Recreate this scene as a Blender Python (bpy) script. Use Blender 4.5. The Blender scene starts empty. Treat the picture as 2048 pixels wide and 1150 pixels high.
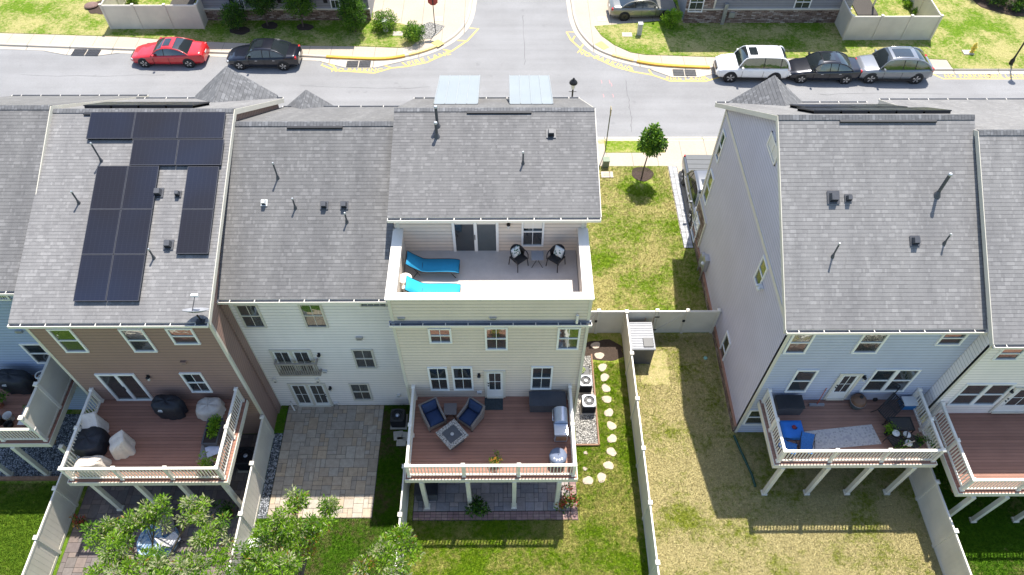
import bpy, bmesh, math, random
import numpy as np
from mathutils import Vector, Matrix, Euler
random.seed(7)
SC = bpy.context.scene
COL = SC.collection
PI = math.pi

# ------------------------------------------------------------------ camera
YAW, PIT, ROL, FPX, CZ = math.radians(0.650), math.radians(52.805), math.radians(-0.334), 1458.0, 30.0
_f = Vector((math.sin(YAW)*math.cos(PIT), math.cos(YAW)*math.cos(PIT), -math.sin(PIT)))
_r = Vector((math.cos(YAW), -math.sin(YAW), 0))
_d = _f.cross(_r)
CR = math.cos(ROL)*_r + math.sin(ROL)*_d
CD = -math.sin(ROL)*_r + math.cos(ROL)*_d
CF = _f
CAM = Vector((0, 0, CZ))
cam = bpy.data.cameras.new('camera')
cam.sensor_width = 36.0
cam.lens = FPX/2048*36
cam.clip_end = 900
cob = bpy.data.objects.new('camera', cam)
COL.objects.link(cob)
M = Matrix((CR, -CD, -CF)).transposed().to_4x4()
M.translation = CAM
cob.matrix_world = M
SC.camera = cob

def ray(u, v): return CR*((u-1024)/FPX) + CD*((v-575)/FPX) + CF
def gz(u, v, z=0.0):            # survey helper: where a sight line meets a level plane
    d = ray(u, v); return CAM + d*((z-CAM.z)/d.z)
def gy(u, v, y):
    d = ray(u, v); return CAM + d*((y-CAM.y)/d.y)
def gx(u, v, x):
    d = ray(u, v); return CAM + d*((x-CAM.x)/d.x)
def gp(u, v, p, n):
    d = ray(u, v); return CAM + d*((p-CAM).dot(n)/d.dot(n))

# ------------------------------------------------------------------ light
world = bpy.data.worlds.new('World'); SC.world = world
world.use_nodes = True
nt = world.node_tree
sky = nt.nodes.new('ShaderNodeTexSky'); sky.sky_type = 'NISHITA'; sky.sun_disc = False
SUN = Vector((0.155, 0.450, 1.0)).normalized()
sky.sun_elevation = math.asin(SUN.z); sky.sun_rotation = math.atan2(SUN.x, SUN.y)
bg = nt.nodes['Background']; bg.inputs[1].default_value = 0.15
nt.links.new(sky.outputs[0], bg.inputs[0])
sl = bpy.data.lights.new('sun', 'SUN'); sl.energy = 4.7; sl.angle = math.radians(0.53); sl.color = (1, 0.955, 0.88)
so = bpy.data.objects.new('sun', sl); COL.objects.link(so)
so.rotation_euler = SUN.to_track_quat('Z', 'Y').to_euler(); so.location = (0, 0, 60)
SC.view_settings.view_transform = 'Standard'; SC.view_settings.look = 'None'
SC.view_settings.exposure = 0.90; SC.view_settings.gamma = 1
SC.render.engine = 'CYCLES'
SC.cycles.use_denoising = True
SC.cycles.max_bounces = 6; SC.cycles.diffuse_bounces = 3; SC.cycles.glossy_bounces = 3; SC.cycles.transparent_max_bounces = 6

# ------------------------------------------------------------------ mesh builder
class MB:
    def __init__(s): s.v = []; s.f = []; s.m = []; s.s = []; s.c = []
    def add(s, vs, fs, m=0, sm=False, col=None):
        b = len(s.v); s.v += [tuple(p) for p in vs]
        for f in fs:
            s.f.append(tuple(i+b for i in f)); s.m.append(m); s.s.append(sm); s.c.append(col)
        return s
    def box(s, x0, x1, y0, y1, z0, z1, m=0, col=None):
        vs = [(x, y, z) for z in (z0, z1) for y in (y0, y1) for x in (x0, x1)]
        return s.add(vs, [(0,2,3,1),(4,5,7,6),(0,1,5,4),(2,6,7,3),(0,4,6,2),(1,3,7,5)], m, False, col)
    def cbox(s, c, d, m=0, rot=None, taper=1.0):
        vs = []
        for z in (-.5, .5):
            k = taper if z > 0 else 1
            for y in (-.5, .5):
                for x in (-.5, .5):
                    p = Vector((x*d[0]*k, y*d[1]*k, z*d[2]))
                    if rot: p = rot @ p
                    vs.append(p + Vector(c))
        return s.add(vs, [(0,2,3,1),(4,5,7,6),(0,1,5,4),(2,6,7,3),(0,4,6,2),(1,3,7,5)], m)
    def bar(s, a, b, w, h, m=0, up=(0,0,1)):          # square bar between two points
        a, b = Vector(a), Vector(b); d = b-a; L = d.length; d = d/L
        up = Vector(up)
        if abs(d.dot(up)) > .98: up = Vector((0, 1, 0))
        x = d.cross(up).normalized(); z = x.cross(d)
        vs = []
        for t in (a, b):
            for j in (-.5, .5):
                for i in (-.5, .5): vs.append(t + x*(i*w) + z*(j*h))
        return s.add(vs, [(0,1,3,2),(4,6,7,5),(0,4,5,1),(2,3,7,6),(0,2,6,4),(1,5,7,3)], m)
    def tube(s, pts, r, m=0, n=8, caps=True):
        pts = [Vector(p) for p in pts]
        rs = r if isinstance(r, (list, tuple)) else [r]*len(pts)
        vs = []; prev = None
        for i, p in enumerate(pts):
            d = (pts[min(i+1, len(pts)-1)] - pts[max(i-1, 0)]).normalized()
            if prev is None:
                x = d.orthogonal().normalized()
            else:
                x = (prev - d*prev.dot(d)); x = x.normalized() if x.length > 1e-6 else d.orthogonal().normalized()
            prev = x; y = d.cross(x)
            for k in range(n):
                a = 2*PI*k/n
                vs.append(p + (x*math.cos(a)+y*math.sin(a))*rs[i])
        fs = [(i*n+k, i*n+(k+1) % n, (i+1)*n+(k+1) % n, (i+1)*n+k) for i in range(len(pts)-1) for k in range(n)]
        s.add(vs, fs, m, True)
        if caps:
            s.add(vs[:n], [tuple(range(n))[::-1]], m); s.add(vs[-n:], [tuple(range(n))], m)
        return s
    def lathe(s, prof, c=(0, 0, 0), m=0, n=20, sx=1, sy=1, sm=True):
        c = Vector(c); vs = []
        for r, z in prof:
            for k in range(n):
                a = 2*PI*k/n; vs.append(c + Vector((r*math.cos(a)*sx, r*math.sin(a)*sy, z)))
        fs = [(i*n+k, i*n+(k+1) % n, (i+1)*n+(k+1) % n, (i+1)*n+k) for i in range(len(prof)-1) for k in range(n)]
        s.add(vs, fs, m, sm)
        s.add(vs[:n], [tuple(range(n))[::-1]], m); s.add(vs[-n:], [tuple(range(n))], m)
        return s
    def poly(s, pts, m=0, col=None): return s.add(pts, [tuple(range(len(pts)))], m, False, col)
    def prism(s, pts, d, m=0):                         # closed outline extruded by a vector
        d = Vector(d); n = len(pts); a = [Vector(p) for p in pts]; b = [p+d for p in a]
        s.add(a+b, [tuple(range(n))[::-1], tuple(range(n, 2*n))] + [(i, (i+1) % n, n+(i+1) % n, n+i) for i in range(n)], m)
        return s
    def build(s, name, mats, parent=None, fix=True, bevel=0, subsurf=0):
        if not isinstance(mats, (list, tuple)): mats = [mats]
        off = Vector((0, 0, 0)); p = parent
        while p is not None: off += p.location; p = p.parent
        me = bpy.data.meshes.new(name)
        me.from_pydata([(v[0]-off.x, v[1]-off.y, v[2]-off.z) for v in s.v], [], s.f)
        for m in mats: me.materials.append(m)
        me.polygons.foreach_set('material_index', s.m)
        me.polygons.foreach_set('use_smooth', s.s)
        if any(c is not None for c in s.c):
            at = me.color_attributes.new('tint', 'FLOAT_COLOR', 'CORNER')
            cols = []
            for f, c in zip(s.f, s.c):
                cols += list((c or (1, 1, 1)) + (1,) if c is None or len(c) == 3 else c)*len(f)
            at.data.foreach_set('color', cols)
        me.update()
        if fix:
            bm = bmesh.new(); bm.from_mesh(me); bmesh.ops.recalc_face_normals(bm, faces=bm.faces); bm.to_mesh(me); bm.free()
        o = bpy.data.objects.new(name, me); COL.objects.link(o)
        if parent is not None: o.parent = parent
        if bevel:
            b = o.modifiers.new('bevel', 'BEVEL'); b.width = bevel; b.segments = 2; b.limit_method = 'ANGLE'
        if subsurf:
            b = o.modifiers.new('sub', 'SUBSURF'); b.levels = subsurf; b.render_levels = subsurf
        return o

def thing(name, label, cat, loc=(0, 0, 0), rz=0, group=None):
    o = bpy.data.objects.new(name, None); COL.objects.link(o)
    o.location = loc; o.rotation_euler = (0, 0, rz); o.empty_display_size = .2
    o['label'] = label; o['category'] = cat
    if group: o['group'] = group
    return o
def tag(o, label, cat, group=None):
    o['label'] = label; o['category'] = cat
    if group: o['group'] = group
    return o
def struct(o, kind='structure'): o['kind'] = kind; return o
KIDS = {}
def dup(root, label, loc, rz=0, scale=None):
    def cp(o, par):
        c = o.copy(); COL.objects.link(c)
        if par is not None: c.parent = par
        for ch in o.children: cp(ch, c)
        return c
    r = cp(root, None); r.location = loc; r.rotation_euler = (0, 0, rz); r['label'] = label
    if scale: r.scale = scale
    return r

# ------------------------------------------------------------------ materials
class NT:
    def __init__(s, name):
        s.mat = bpy.data.materials.new(name); s.mat.use_nodes = True
        s.t = s.mat.node_tree; s.b = s.t.nodes['Principled BSDF']
    def n(s, typ, **k):
        o = s.t.nodes.new('ShaderNode'+typ)
        for a, v in k.items(): setattr(o, a, v)
        return o
    def l(s, a, b): s.t.links.new(a, b)
    def math(s, op, a, b=None, c=None):
        o = s.n('Math', operation=op)
        for i, x in enumerate((a, b, c)):
            if x is None: continue
            if isinstance(x, (int, float)): o.inputs[i].default_value = x
            else: s.l(x, o.inputs[i])
        return o.outputs[0]
    def pos(s, obj=False):
        if obj: p = s.n('TexCoord').outputs['Object']
        else: p = s.n('NewGeometry').outputs['Position']
        return p
    def xyz(s, p):
        o = s.n('SeparateXYZ'); s.l(p, o.inputs[0]); return o.outputs
    def comb(s, x, y, z=0.0):
        o = s.n('CombineXYZ')
        for i, v in enumerate((x, y, z)):
            if isinstance(v, (int, float)): o.inputs[i].default_value = v
            else: s.l(v, o.inputs[i])
        return o.outputs[0]
    def noise(s, p, sc, det=3, rough=.55):
        o = s.n('TexNoise'); s.l(p, o.inputs['Vector']); o.inputs['Scale'].default_value = sc
        o.inputs['Detail'].default_value = det; o.inputs['Roughness'].default_value = rough
        return o.outputs['Fac']
    def ramp(s, f, stops):
        o = s.n('ValToRGB'); s.l(f, o.inputs[0]); e = o.color_ramp.elements
        while len(e) < len(stops): e.new(.5)
        for q, (p, c) in zip(e, stops):
            q.position = p; q.color = (*c, 1) if len(c) == 3 else c
        return o.outputs[0]
    def mix(s, f, a, b, mode='MIX'):
        o = s.n('Mix', data_type='RGBA', blend_type=mode)
        for i, x in ((0, f), (6, a), (7, b)):
            if isinstance(x, (int, float)): o.inputs[i].default_value = x
            elif isinstance(x, tuple): o.inputs[i].default_value = (*x, 1) if len(x) == 3 else x
            else: s.l(x, o.inputs[i])
        return o.outputs[2]
    def bump(s, h, dist, st=1.0):
        o = s.n('Bump'); s.l(h, o.inputs['Height']); o.inputs['Distance'].default_value = dist; o.inputs['Strength'].default_value = st
        s.l(o.outputs[0], s.b.inputs['Normal'])
    def set(s, col=None, rough=None, metal=None, spec=None, coat=None):
        B = s.b.inputs
        if col is not None:
            if isinstance(col, tuple): B['Base Color'].default_value = (*col, 1)
            else: s.l(col, B['Base Color'])
        if rough is not None: B['Roughness'].default_value = rough
        if metal is not None: B['Metallic'].default_value = metal
        if spec is not None: B['Specular IOR Level'].default_value = spec
        if coat is not None: B['Coat Weight'].default_value = coat; B['Coat Roughness'].default_value = .04
        return s.mat

def pm(name, col, rough=.6, var=.12, scale=6, bump=0.0, metal=0, spec=.4, coat=0, bscale=None):
    t = NT(name); p = t.pos(True)
    f = t.noise(p, scale, 4)
    c = t.ramp(f, [(.25, tuple(x*(1-var) for x in col)), (.75, tuple(min(1, x*(1+var)) for x in col))])
    if bump: t.bump(t.noise(p, bscale or scale*6, 3), bump)
    return t.set(c, rough, metal, spec, coat or None)

def siding(name, col, lap=.19, axis=2):
    t = NT(name); p = t.pos(); x, y, z = t.xyz(p)
    fr = t.math('FRACT', t.math('DIVIDE', z, lap))
    n = t.noise(p, .5, 3)
    base = t.ramp(n, [(.3, tuple(c*.93 for c in col)), (.7, tuple(c*1.05 for c in col))])
    st = t.noise(t.comb(t.math('MULTIPLY', t.math('ADD', x, y), 3.0), 0.0, t.math('MULTIPLY', z, .25)), 1.0, 2)
    base = t.mix(.12, base, t.ramp(st, [(.35, tuple(c*.75 for c in col)), (.65, col)]))
    lap_shade = t.math('GREATER_THAN', fr, .85)  # dark band under each lap: its shadow line painted into the colour
    c = t.mix(t.math('MULTIPLY', lap_shade, .62), base, tuple(k*.38 for k in col))
    t.bump(t.math('SUBTRACT', 1.0, fr), .02, .9)
    return t.set(c, .55, spec=.3)

def shingle(name, light, dark, along='x', row=.122):
    t = NT(name); p = t.pos(); x, y, z = t.xyz(p)
    u, v = (x, y) if along == 'x' else (y, x)
    rz = t.math('DIVIDE', v, row); rw = t.math('FLOOR', rz); fr = t.math('FRACT', rz)
    wn = t.n('TexWhiteNoise', noise_dimensions='1D'); t.l(rw, wn.inputs['W'])
    us = t.math('ADD', t.math('DIVIDE', u, .11), t.math('MULTIPLY', wn.outputs['Value'], 37.3))
    # tabs of uneven width: wobble the column before rounding down
    us = t.math('ADD', us, t.math('MULTIPLY', t.math('SINE', t.math('MULTIPLY', us, 1.7)), .45))
    c1 = t.math('FLOOR', us)
    w2 = t.n('TexWhiteNoise', noise_dimensions='2D'); t.l(t.comb(c1, rw), w2.inputs['Vector'])
    w3 = t.n('TexWhiteNoise', noise_dimensions='2D'); t.l(t.comb(t.math('FLOOR', t.math('MULTIPLY', us, .27)), t.math('ADD', rw, .5)), w3.inputs['Vector'])
    big = t.noise(p, .45, 4)
    val = t.math('ADD', t.math('ADD', t.math('MULTIPLY', w2.outputs['Value'], .66), t.math('MULTIPLY', w3.outputs['Value'], .14)), t.math('MULTIPLY', big, .3))
    mid = tuple((a*.40+b*.60) for a, b in zip(light, dark))
    c = t.ramp(val, [(.15, dark), (.40, mid), (.72, mid), (.86, light)])
    c = t.mix(.45, c, t.ramp(t.noise(p, 50, 2), [(.3, (.55, .55, .55)), (.7, (1, 1, 1))]), 'MULTIPLY')
    streak = t.noise(t.comb(t.math('MULTIPLY', u, 1.4), t.math('MULTIPLY', v, .25)), 1.0, 4)
    c = t.mix(.55, c, t.ramp(streak, [(.32, (.70, .70, .71)), (.66, (1.08, 1.08, 1.07))]), 'MULTIPLY')
    edge = t.math('LESS_THAN', fr, .12)  # shadow under each row's butt edge, painted as a dark line
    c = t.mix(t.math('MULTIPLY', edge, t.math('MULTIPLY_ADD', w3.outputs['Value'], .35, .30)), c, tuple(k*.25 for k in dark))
    t.bump(t.math('ADD', t.math('SUBTRACT', 1.0, fr), t.math('MULTIPLY', w2.outputs['Value'], .4)), .01, .7)
    return t.set(c, .9, spec=.2)

def grass(name, a, b, straw, amt, seed=0.0):
    t = NT(name); p0 = t.pos()
    vm = t.n('VectorMath', operation='ADD'); t.l(p0, vm.inputs[0]); vm.inputs[1].default_value = (seed, seed*1.7, 0); p = vm.outputs[0]
    c = t.ramp(t.noise(p, 7, 6, .8), [(.34, a), (.64, b)])
    d = t.math('ADD', t.math('MULTIPLY', t.noise(p, .38, 5, .65), .55), t.math('MULTIPLY', t.noise(p, 4.5, 6, .82), .45))
    lo = .60-amt*.30
    m = t.ramp(d, [(lo, (0, 0, 0)), (lo+.10, (1, 1, 1))])
    c = t.mix(m, c, t.ramp(t.noise(p, 11, 5, .8), [(.35, tuple(k*.72 for k in straw)), (.62, tuple(min(1, k*1.15) for k in straw))]))
    # a few lush tufts and worn spots of their own shape
    w = t.ramp(t.noise(p, 1.1, 4, .7), [(.60, (0, 0, 0)), (.68, (1, 1, 1))]); c = t.mix(t.math('MULTIPLY', w, .55), c, tuple(k*.75 for k in b))
    fine = t.ramp(t.noise(p, 36, 5, .85), [(.34, (.38, .38, .38)), (.62, (1.5, 1.5, 1.5))])
    c = t.mix(.8, c, fine, 'MULTIPLY')
    t.bump(t.noise(p, 30, 4, .8), .10, 1.0)
    return t.set(c, .95, spec=.0)

def stone(name, cols, mort, w=.38, h=.1, ax='x'):
    t = NT(name); p = t.pos(); x, y, z = t.xyz(p)
    b = t.n('TexBrick'); t.l(t.comb(x if ax == 'x' else y, z), b.inputs['Vector'])
    b.inputs['Scale'].default_value = 1; b.inputs['Brick Width'].default_value = w; b.inputs['Row Height'].default_value = h
    b.inputs['Mortar Size'].default_value = .012; b.inputs['Color1'].default_value = (0, 0, 0, 1); b.inputs['Color2'].default_value = (1, 1, 1, 1)
    b.inputs['Mortar'].default_value = (.5, .5, .5, 1); b.inputs['Bias'].default_value = 0
    n = t.math('ADD', t.math('MULTIPLY', t.xyz(b.outputs['Color'])[0], .6), t.math('MULTIPLY', t.noise(p, 6, 4), .5))
    k = len(cols); c = t.ramp(n, [(.15+.75*i/(k-1), cc) for i, cc in enumerate(cols)])
    c = t.mix(b.outputs['Fac'], c, mort)
    t.bump(t.math('ADD', t.math('SUBTRACT', 1.0, b.outputs['Fac']), t.math('MULTIPLY', n, .6)), .03)
    return t.set(c, .85, spec=.2)

def boards(name, col, w=.14, along='x'):
    t = NT(name); p = t.pos(); x, y, z = t.xyz(p)
    v = y if along == 'x' else x; q = t.math('DIVIDE', v, w)
    row = t.math('FLOOR', q); fr = t.math('FRACT', q)
    wn = t.n('TexWhiteNoise', noise_dimensions='1D'); t.l(row, wn.inputs['W'])
    g = t.noise(t.comb(t.math('MULTIPLY', x, 1.2 if along == 'x' else 25), t.math('MULTIPLY', y, 25 if along == 'x' else 1.2), row), 1.0, 3)
    f = t.math('ADD', t.math('MULTIPLY', wn.outputs['Value'], .5), t.math('MULTIPLY', g, .5))
    c = t.ramp(f, [(.2, tuple(k*.82 for k in col)), (.8, tuple(k*1.18 for k in col))])
    c = t.mix(t.math('MULTIPLY', t.math('LESS_THAN', fr, .07), .75), c, tuple(k*.25 for k in col))
    c = t.mix(.25, c, t.ramp(t.noise(p, .9, 4), [(.35, (.55, .52, .5)), (.65, (1.1, 1.08, 1.05))]), 'MULTIPLY')
    t.bump(t.math('GREATER_THAN', fr, .07), .006)
    return t.set(c, .6, spec=.3)

def tinted(name, rough=.8, nsc=5, bump=.004):      # per-tile colour carried by the mesh, broken up by noise
    t = NT(name); a = t.n('Attribute'); a.attribute_name = 'tint'; p = t.pos()
    c = t.mix(.6, a.outputs['Color'], t.ramp(t.noise(p, nsc, 5, .7), [(.3, (.62, .6, .58)), (.7, (1.15, 1.14, 1.12))]), 'MULTIPLY')
    t.bump(t.noise(p, 40, 3), bump)
    return t.set(c, rough, spec=.25)

def ground_mat(name, a, b, sc=14, rough=.9, bump=.01, big=.5, joints=None, jcol=(.1, .09, .08), cracks=False):
    t = NT(name); p = t.pos(); x, y, z = t.xyz(p)
    c = t.ramp(t.noise(p, sc, 5, .7), [(.3, a), (.7, b)])
    c = t.mix(big, c, t.ramp(t.noise(p, .35, 4, .6), [(.35, (.78, .77, .76)), (.65, (1.08, 1.08, 1.08))]), 'MULTIPLY')
    if joints:
        fr = t.math('FRACT', t.math('DIVIDE', x, joints))
        c = t.mix(t.math('MULTIPLY', t.math('LESS_THAN', fr, .02), .7), c, jcol)
    if cracks:
        vo = t.n('TexVoronoi', feature='DISTANCE_TO_EDGE'); vo.inputs['Scale'].default_value = .09
        nn = t.n('TexNoise'); t.l(p, nn.inputs['Vector']); nn.inputs['Scale'].default_value = .8
        q = t.mix(.06, p, nn.outputs['Color'], 'ADD'); t.l(q, vo.inputs['Vector'])
        c = t.mix(t.math('MULTIPLY', t.math('LESS_THAN', vo.outputs['Distance'], .0022), .45), c, tuple(k*.35 for k in a))
        vs = t.noise(t.comb(t.math('MULTIPLY', x, .08), t.math('MULTIPLY', y, 1.6)), 1.0, 3)
        c = t.mix(.35, c, t.ramp(vs, [(.35, (.8, .8, .8)), (.65, (1.1, 1.1, 1.1))]), 'MULTIPLY')
    if name == 'asphalt':
        vs = t.noise(t.comb(t.math('MULTIPLY', x, .05), t.math('MULTIPLY', y, 1.3)), 1.0, 4)
        c = t.mix(.55, c, t.ramp(vs, [(.35, (.86, .86, .86)), (.65, (1.08, 1.08, 1.08))]), 'MULTIPLY')
        sp = t.ramp(t.noise(p, 1.3, 3), [(.66, (1, 1, 1)), (.74, (.80, .80, .80))]); c = t.mix(.6, c, sp, 'MULTIPLY')
        c = t.mix(.5, c, t.ramp(t.noise(p, 90, 3, .8), [(.35, (.6, .6, .6)), (.65, (1.3, 1.3, 1.3))]), 'MULTIPLY')
    t.bump(t.noise(p, sc*4, 4, .7), bump)
    return t.set(c, rough, spec=.2)

def gravel_mat(name, stops, sc=14):
    t = NT(name); p = t.pos(); v = t.n('TexVoronoi'); t.l(p, v.inputs['Vector']); v.inputs['Scale'].default_value = sc
    c = t.ramp(t.xyz(v.outputs['Color'])[0], stops)
    c = t.mix(t.ramp(v.outputs['Distance'], [(.35, (0, 0, 0)), (.75, (1, 1, 1))]), c, tuple(k*.35 for k in stops[0][1]))
    t.bump(t.math('SUBTRACT', 1.0, v.outputs['Distance']), .05)
    return t.set(c, .85, spec=.2)

def glass_mat(name, col=(.02, .026, .028), refl=.24):
    t = NT(name); t.set(col, .12, spec=.5)
    g = t.n('BsdfGlossy'); g.inputs['Roughness'].default_value = .025; g.inputs['Color'].default_value = (.92, 1, .96, 1)
    n = t.n('TexNoise'); n.inputs['Scale'].default_value = 1.6; t.l(t.pos(), n.inputs['Vector'])
    b = t.n('Bump'); b.inputs['Distance'].default_value = .012; t.l(n.outputs['Fac'], b.inputs['Height']); t.l(b.outputs[0], g.inputs['Normal'])
    m = t.n('MixShader'); m.inputs[0].default_value = refl
    t.l(t.b.outputs[0], m.inputs[1]); t.l(g.outputs[0], m.inputs[2])
    t.l(m.outputs[0], t.t.nodes['Material Output'].inputs[0])
    return t.mat

def leaf_mat(name, a, b, trans=.52):
    t = NT(name); p = t.pos(True)
    c = t.ramp(t.noise(p, 2.2, 4, .7), [(.3, a), (.7, b)])
    t.set(c, .5, spec=.35)
    tr = t.n('BsdfTranslucent'); t.l(c, tr.inputs[0])
    m = t.n('MixShader'); m.inputs[0].default_value = trans
    t.l(t.b.outputs[0], m.inputs[1]); t.l(tr.outputs[0], m.inputs[2]); t.l(m.outputs[0], t.t.nodes['Material Output'].inputs[0])
    return t.mat

MT = {}
MT['shingle'] = shingle('shingle_grey', (.215, .208, .203), (.145, .141, .138))
MT['shingle_b'] = shingle('shingle_warm_grey', (.278, .268, .260), (.195, .188, .184))
MT['shingle_side'] = shingle('shingle_cross', (.22, .22, .225), (.11, .11, .113), 'y')
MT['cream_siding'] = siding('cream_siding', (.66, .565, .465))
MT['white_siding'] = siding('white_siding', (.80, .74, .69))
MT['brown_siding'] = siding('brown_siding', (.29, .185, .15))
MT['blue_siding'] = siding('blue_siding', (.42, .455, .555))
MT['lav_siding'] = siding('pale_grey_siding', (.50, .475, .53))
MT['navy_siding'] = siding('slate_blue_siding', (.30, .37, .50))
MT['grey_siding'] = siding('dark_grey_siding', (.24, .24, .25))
MT['trim'] = pm('trim_vinyl', (.58, .54, .45), .5, .05, 2)
MT['white'] = pm('white_vinyl', (.72, .67, .585), .45, .04, 2)
MT['cream'] = pm('cream_vinyl', (.60, .565, .47), .5, .12, .9)
MT['tan'] = pm('tan_vinyl', (.60, .55, .46), .5, .12, .9)
MT['sash'] = pm('sash_white', (.74, .73, .69), .45, .04, 2)
MT['glass'] = glass_mat('window_glass')
MT['screen'] = glass_mat('window_screen', (.035, .037, .04), .1)
MT['dark'] = pm('dark_metal', (.02, .021, .025), .45, .2, 8)
MT['black'] = pm('black_plastic', (.012, .012, .014), .5, .2, 8)
MT['gutter_in'] = pm('gutter_inside', (.17, .185, .215), .5, .2, 3)
MT['metal'] = pm('galvanised_metal', (.45, .46, .47), .4, .15, 5, metal=.7)
MT['seam'] = pm('standing_seam_metal', (.26, .285, .30), .45, .05, .8, metal=.25)
MT['deck'] = boards('red_brown_decking', (.30, .15, .105))
MT['deck_b'] = boards('brown_decking', (.31, .175, .13))
MT['terrace'] = ground_mat('terrace_membrane', (.46, .415, .375), (.53, .48, .435), 3, .7, .002, .2)
MT['asphalt'] = ground_mat('asphalt', (.21, .208, .208), (.275, .272, .27), 30, .9, .006, .35)
MT['concrete'] = ground_mat('concrete', (.39, .325, .25), (.455, .385, .305), 9, .85, .004, .35, joints=1.5)
MT['kerb'] = ground_mat('kerb_concrete', (.42, .37, .30), (.49, .44, .37), 9, .85, .004, .3, joints=3.0)
MT['yellow'] = ground_mat('yellow_paint', (.55, .40, .12), (.66, .48, .17), 25, .7, .003, .5)
MT['yellowkerb'] = ground_mat('yellow_kerb_paint', (.58, .42, .13), (.66, .52, .24), 5, .7, .003, .4)
MT['red_chalk'] = ground_mat('faded_red_paint', (.42, .22, .22), (.34, .26, .26), 25, .9, .002, .3)
MT['mulch'] = ground_mat('mulch', (.04, .028, .022), (.11, .08, .062), 22, .95, .04, .4)
MT['soil'] = ground_mat('bare_soil', (.20, .145, .10), (.32, .25, .18), 16, .95, .02, .5)
MT['gravel'] = gravel_mat('pale_gravel', [(.0, (.16, .155, .14)), (.5, (.38, .365, .33)), (1, (.58, .55, .51))], 18)
MT['gravel_g'] = gravel_mat('grey_gravel', [(.0, (.10, .11, .12)), (.5, (.24, .25, .27)), (1, (.45, .46, .48))], 16)
MT['rock'] = pm('flagstone', (.42, .345, .27), .85, .18, 7, .01)
MT['paver'] = tinted('patio_pavers')
MT['joint'] = ground_mat('paver_joint', (.05, .045, .04), (.09, .08, .07), 20)
MT['stone'] = stone('stone_veneer', [(.08, .045, .035), (.20, .14, .11), (.30, .22, .18), (.46, .42, .38)], (.10, .085, .075), .34, .11)
MT['stone_y'] = stone('stone_veneer_side', [(.06, .035, .028), (.17, .115, .09), (.27, .19, .15), (.40, .35, .30)], (.09, .07, .06), .34, .11, 'y')
MT['brickcap'] = pm('brick_ledge', (.32, .17, .11), .8, .15, 5)
MT['plastic_gray'] = pm('grey_resin', (.24, .245, .26), .5, .1, 4)
MT['resin_dark'] = pm('charcoal_resin', (.07, .072, .08), .5, .15, 5)
MT['navy'] = pm('navy_cushion', (.016, .033, .085), .85, .15, 10, .006)
MT['wicker'] = pm('grey_wicker', (.20, .165, .145), .7, .35, 30, .012)
MT['blackwicker'] = pm('black_wicker', (.012, .012, .013), .6, .4, 30, .01)
MT['turq'] = pm('sling_blue', (.012, .23, .40), .75, .06, 5, .003)
MT['leafcloth'] = None
MT['beige'] = pm('beige_cover_cloth', (.60, .53, .45), .85, .08, 3, .03, bscale=9)
MT['blackcover'] = pm('black_cover_cloth', (.016, .018, .024), .6, .25, 4, .02, bscale=9)
MT['greycover'] = pm('blue_grey_cover_cloth', (.13, .155, .22), .7, .15, 4, .02, bscale=9)
MT['palecover'] = pm('pale_cover_cloth', (.55, .54, .55), .7, .15, 4, .03, bscale=12)
MT['steel'] = pm('stainless_steel', (.50, .54, .62), .3, .1, 3, metal=.6)
MT['bark'] = pm('bark', (.11, .085, .065), .9, .3, 12, .02)
MT['soilpot'] = pm('pot_soil', (.04, .03, .025), .95, .2, 20)
MT['terracotta'] = pm('terracotta', (.30, .12, .07), .8, .15, 8)
MT['ceramic'] = pm('glazed_white_pot', (.6, .6, .58), .35, .08, 4)
MT['wood'] = pm('wood', (.22, .12, .07), .7, .25, 8)
MT['solar'] = None
# ================================================================== SETTING
ZR = -0.12
def cat(pts): return [gz(u, v, ZR) for u, v in pts]
def flat(name, pts, z, m, parent=None, thick=.10):
    b = MB(); pts = [Vector((p[0], p[1], z)) for p in pts]
    b.prism(pts, (0, 0, -thick), 0)
    o = b.build(name, m, parent)
    if parent is None: struct(o)
    return o
def rect(x0, x1, y0, y1): return [(x0, y0), (x1, y0), (x1, y1), (x0, y1)]

MT['g_h1'] = grass('grass_bright', (.06, .145, .014), (.21, .33, .03), (.44, .41, .13), .28, 3)
MT['g_h2'] = grass('grass_patchy', (.035, .11, .008), (.13, .26, .018), (.20, .155, .075), .40, 9)
MT['g_h3'] = grass('grass_yellow_green', (.085, .195, .01), (.27, .39, .022), (.48, .44, .13), .45, 5)
MT['g_h4'] = grass('grass_dry', (.13, .175, .018), (.33, .36, .05), (.56, .475, .22), .62, 12)
MT['g_h5'] = grass('grass_rich', (.04, .125, .01), (.15, .29, .02), (.40, .35, .13), .26, 21)
MT['g_far'] = grass('grass_far', (.06, .15, .014), (.21, .31, .032), (.46, .41, .17), .49, 31)
MT['g_side'] = grass('grass_side_yard', (.085, .18, .012), (.26, .36, .03), (.50, .44, .17), .52, 41)

ground = struct(MB().poly([(-300, -200, -.30), (300, -200, -.30), (300, 400, -.30), (-300, 400, -.30)]).build('ground', MT['g_far']))
road = struct(MB().box(-90, 90, 33.0, 100, -.29, ZR).build('road', MT['asphalt']))

MT['crack'] = ground_mat('crack_filler', (.10, .10, .10), (.16, .16, .16), 20)
MT['rust'] = ground_mat('rust_stain', (.46, .25, .11), (.50, .36, .22), 7)
FX = 5.66          # fence between the two middle yards
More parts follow.
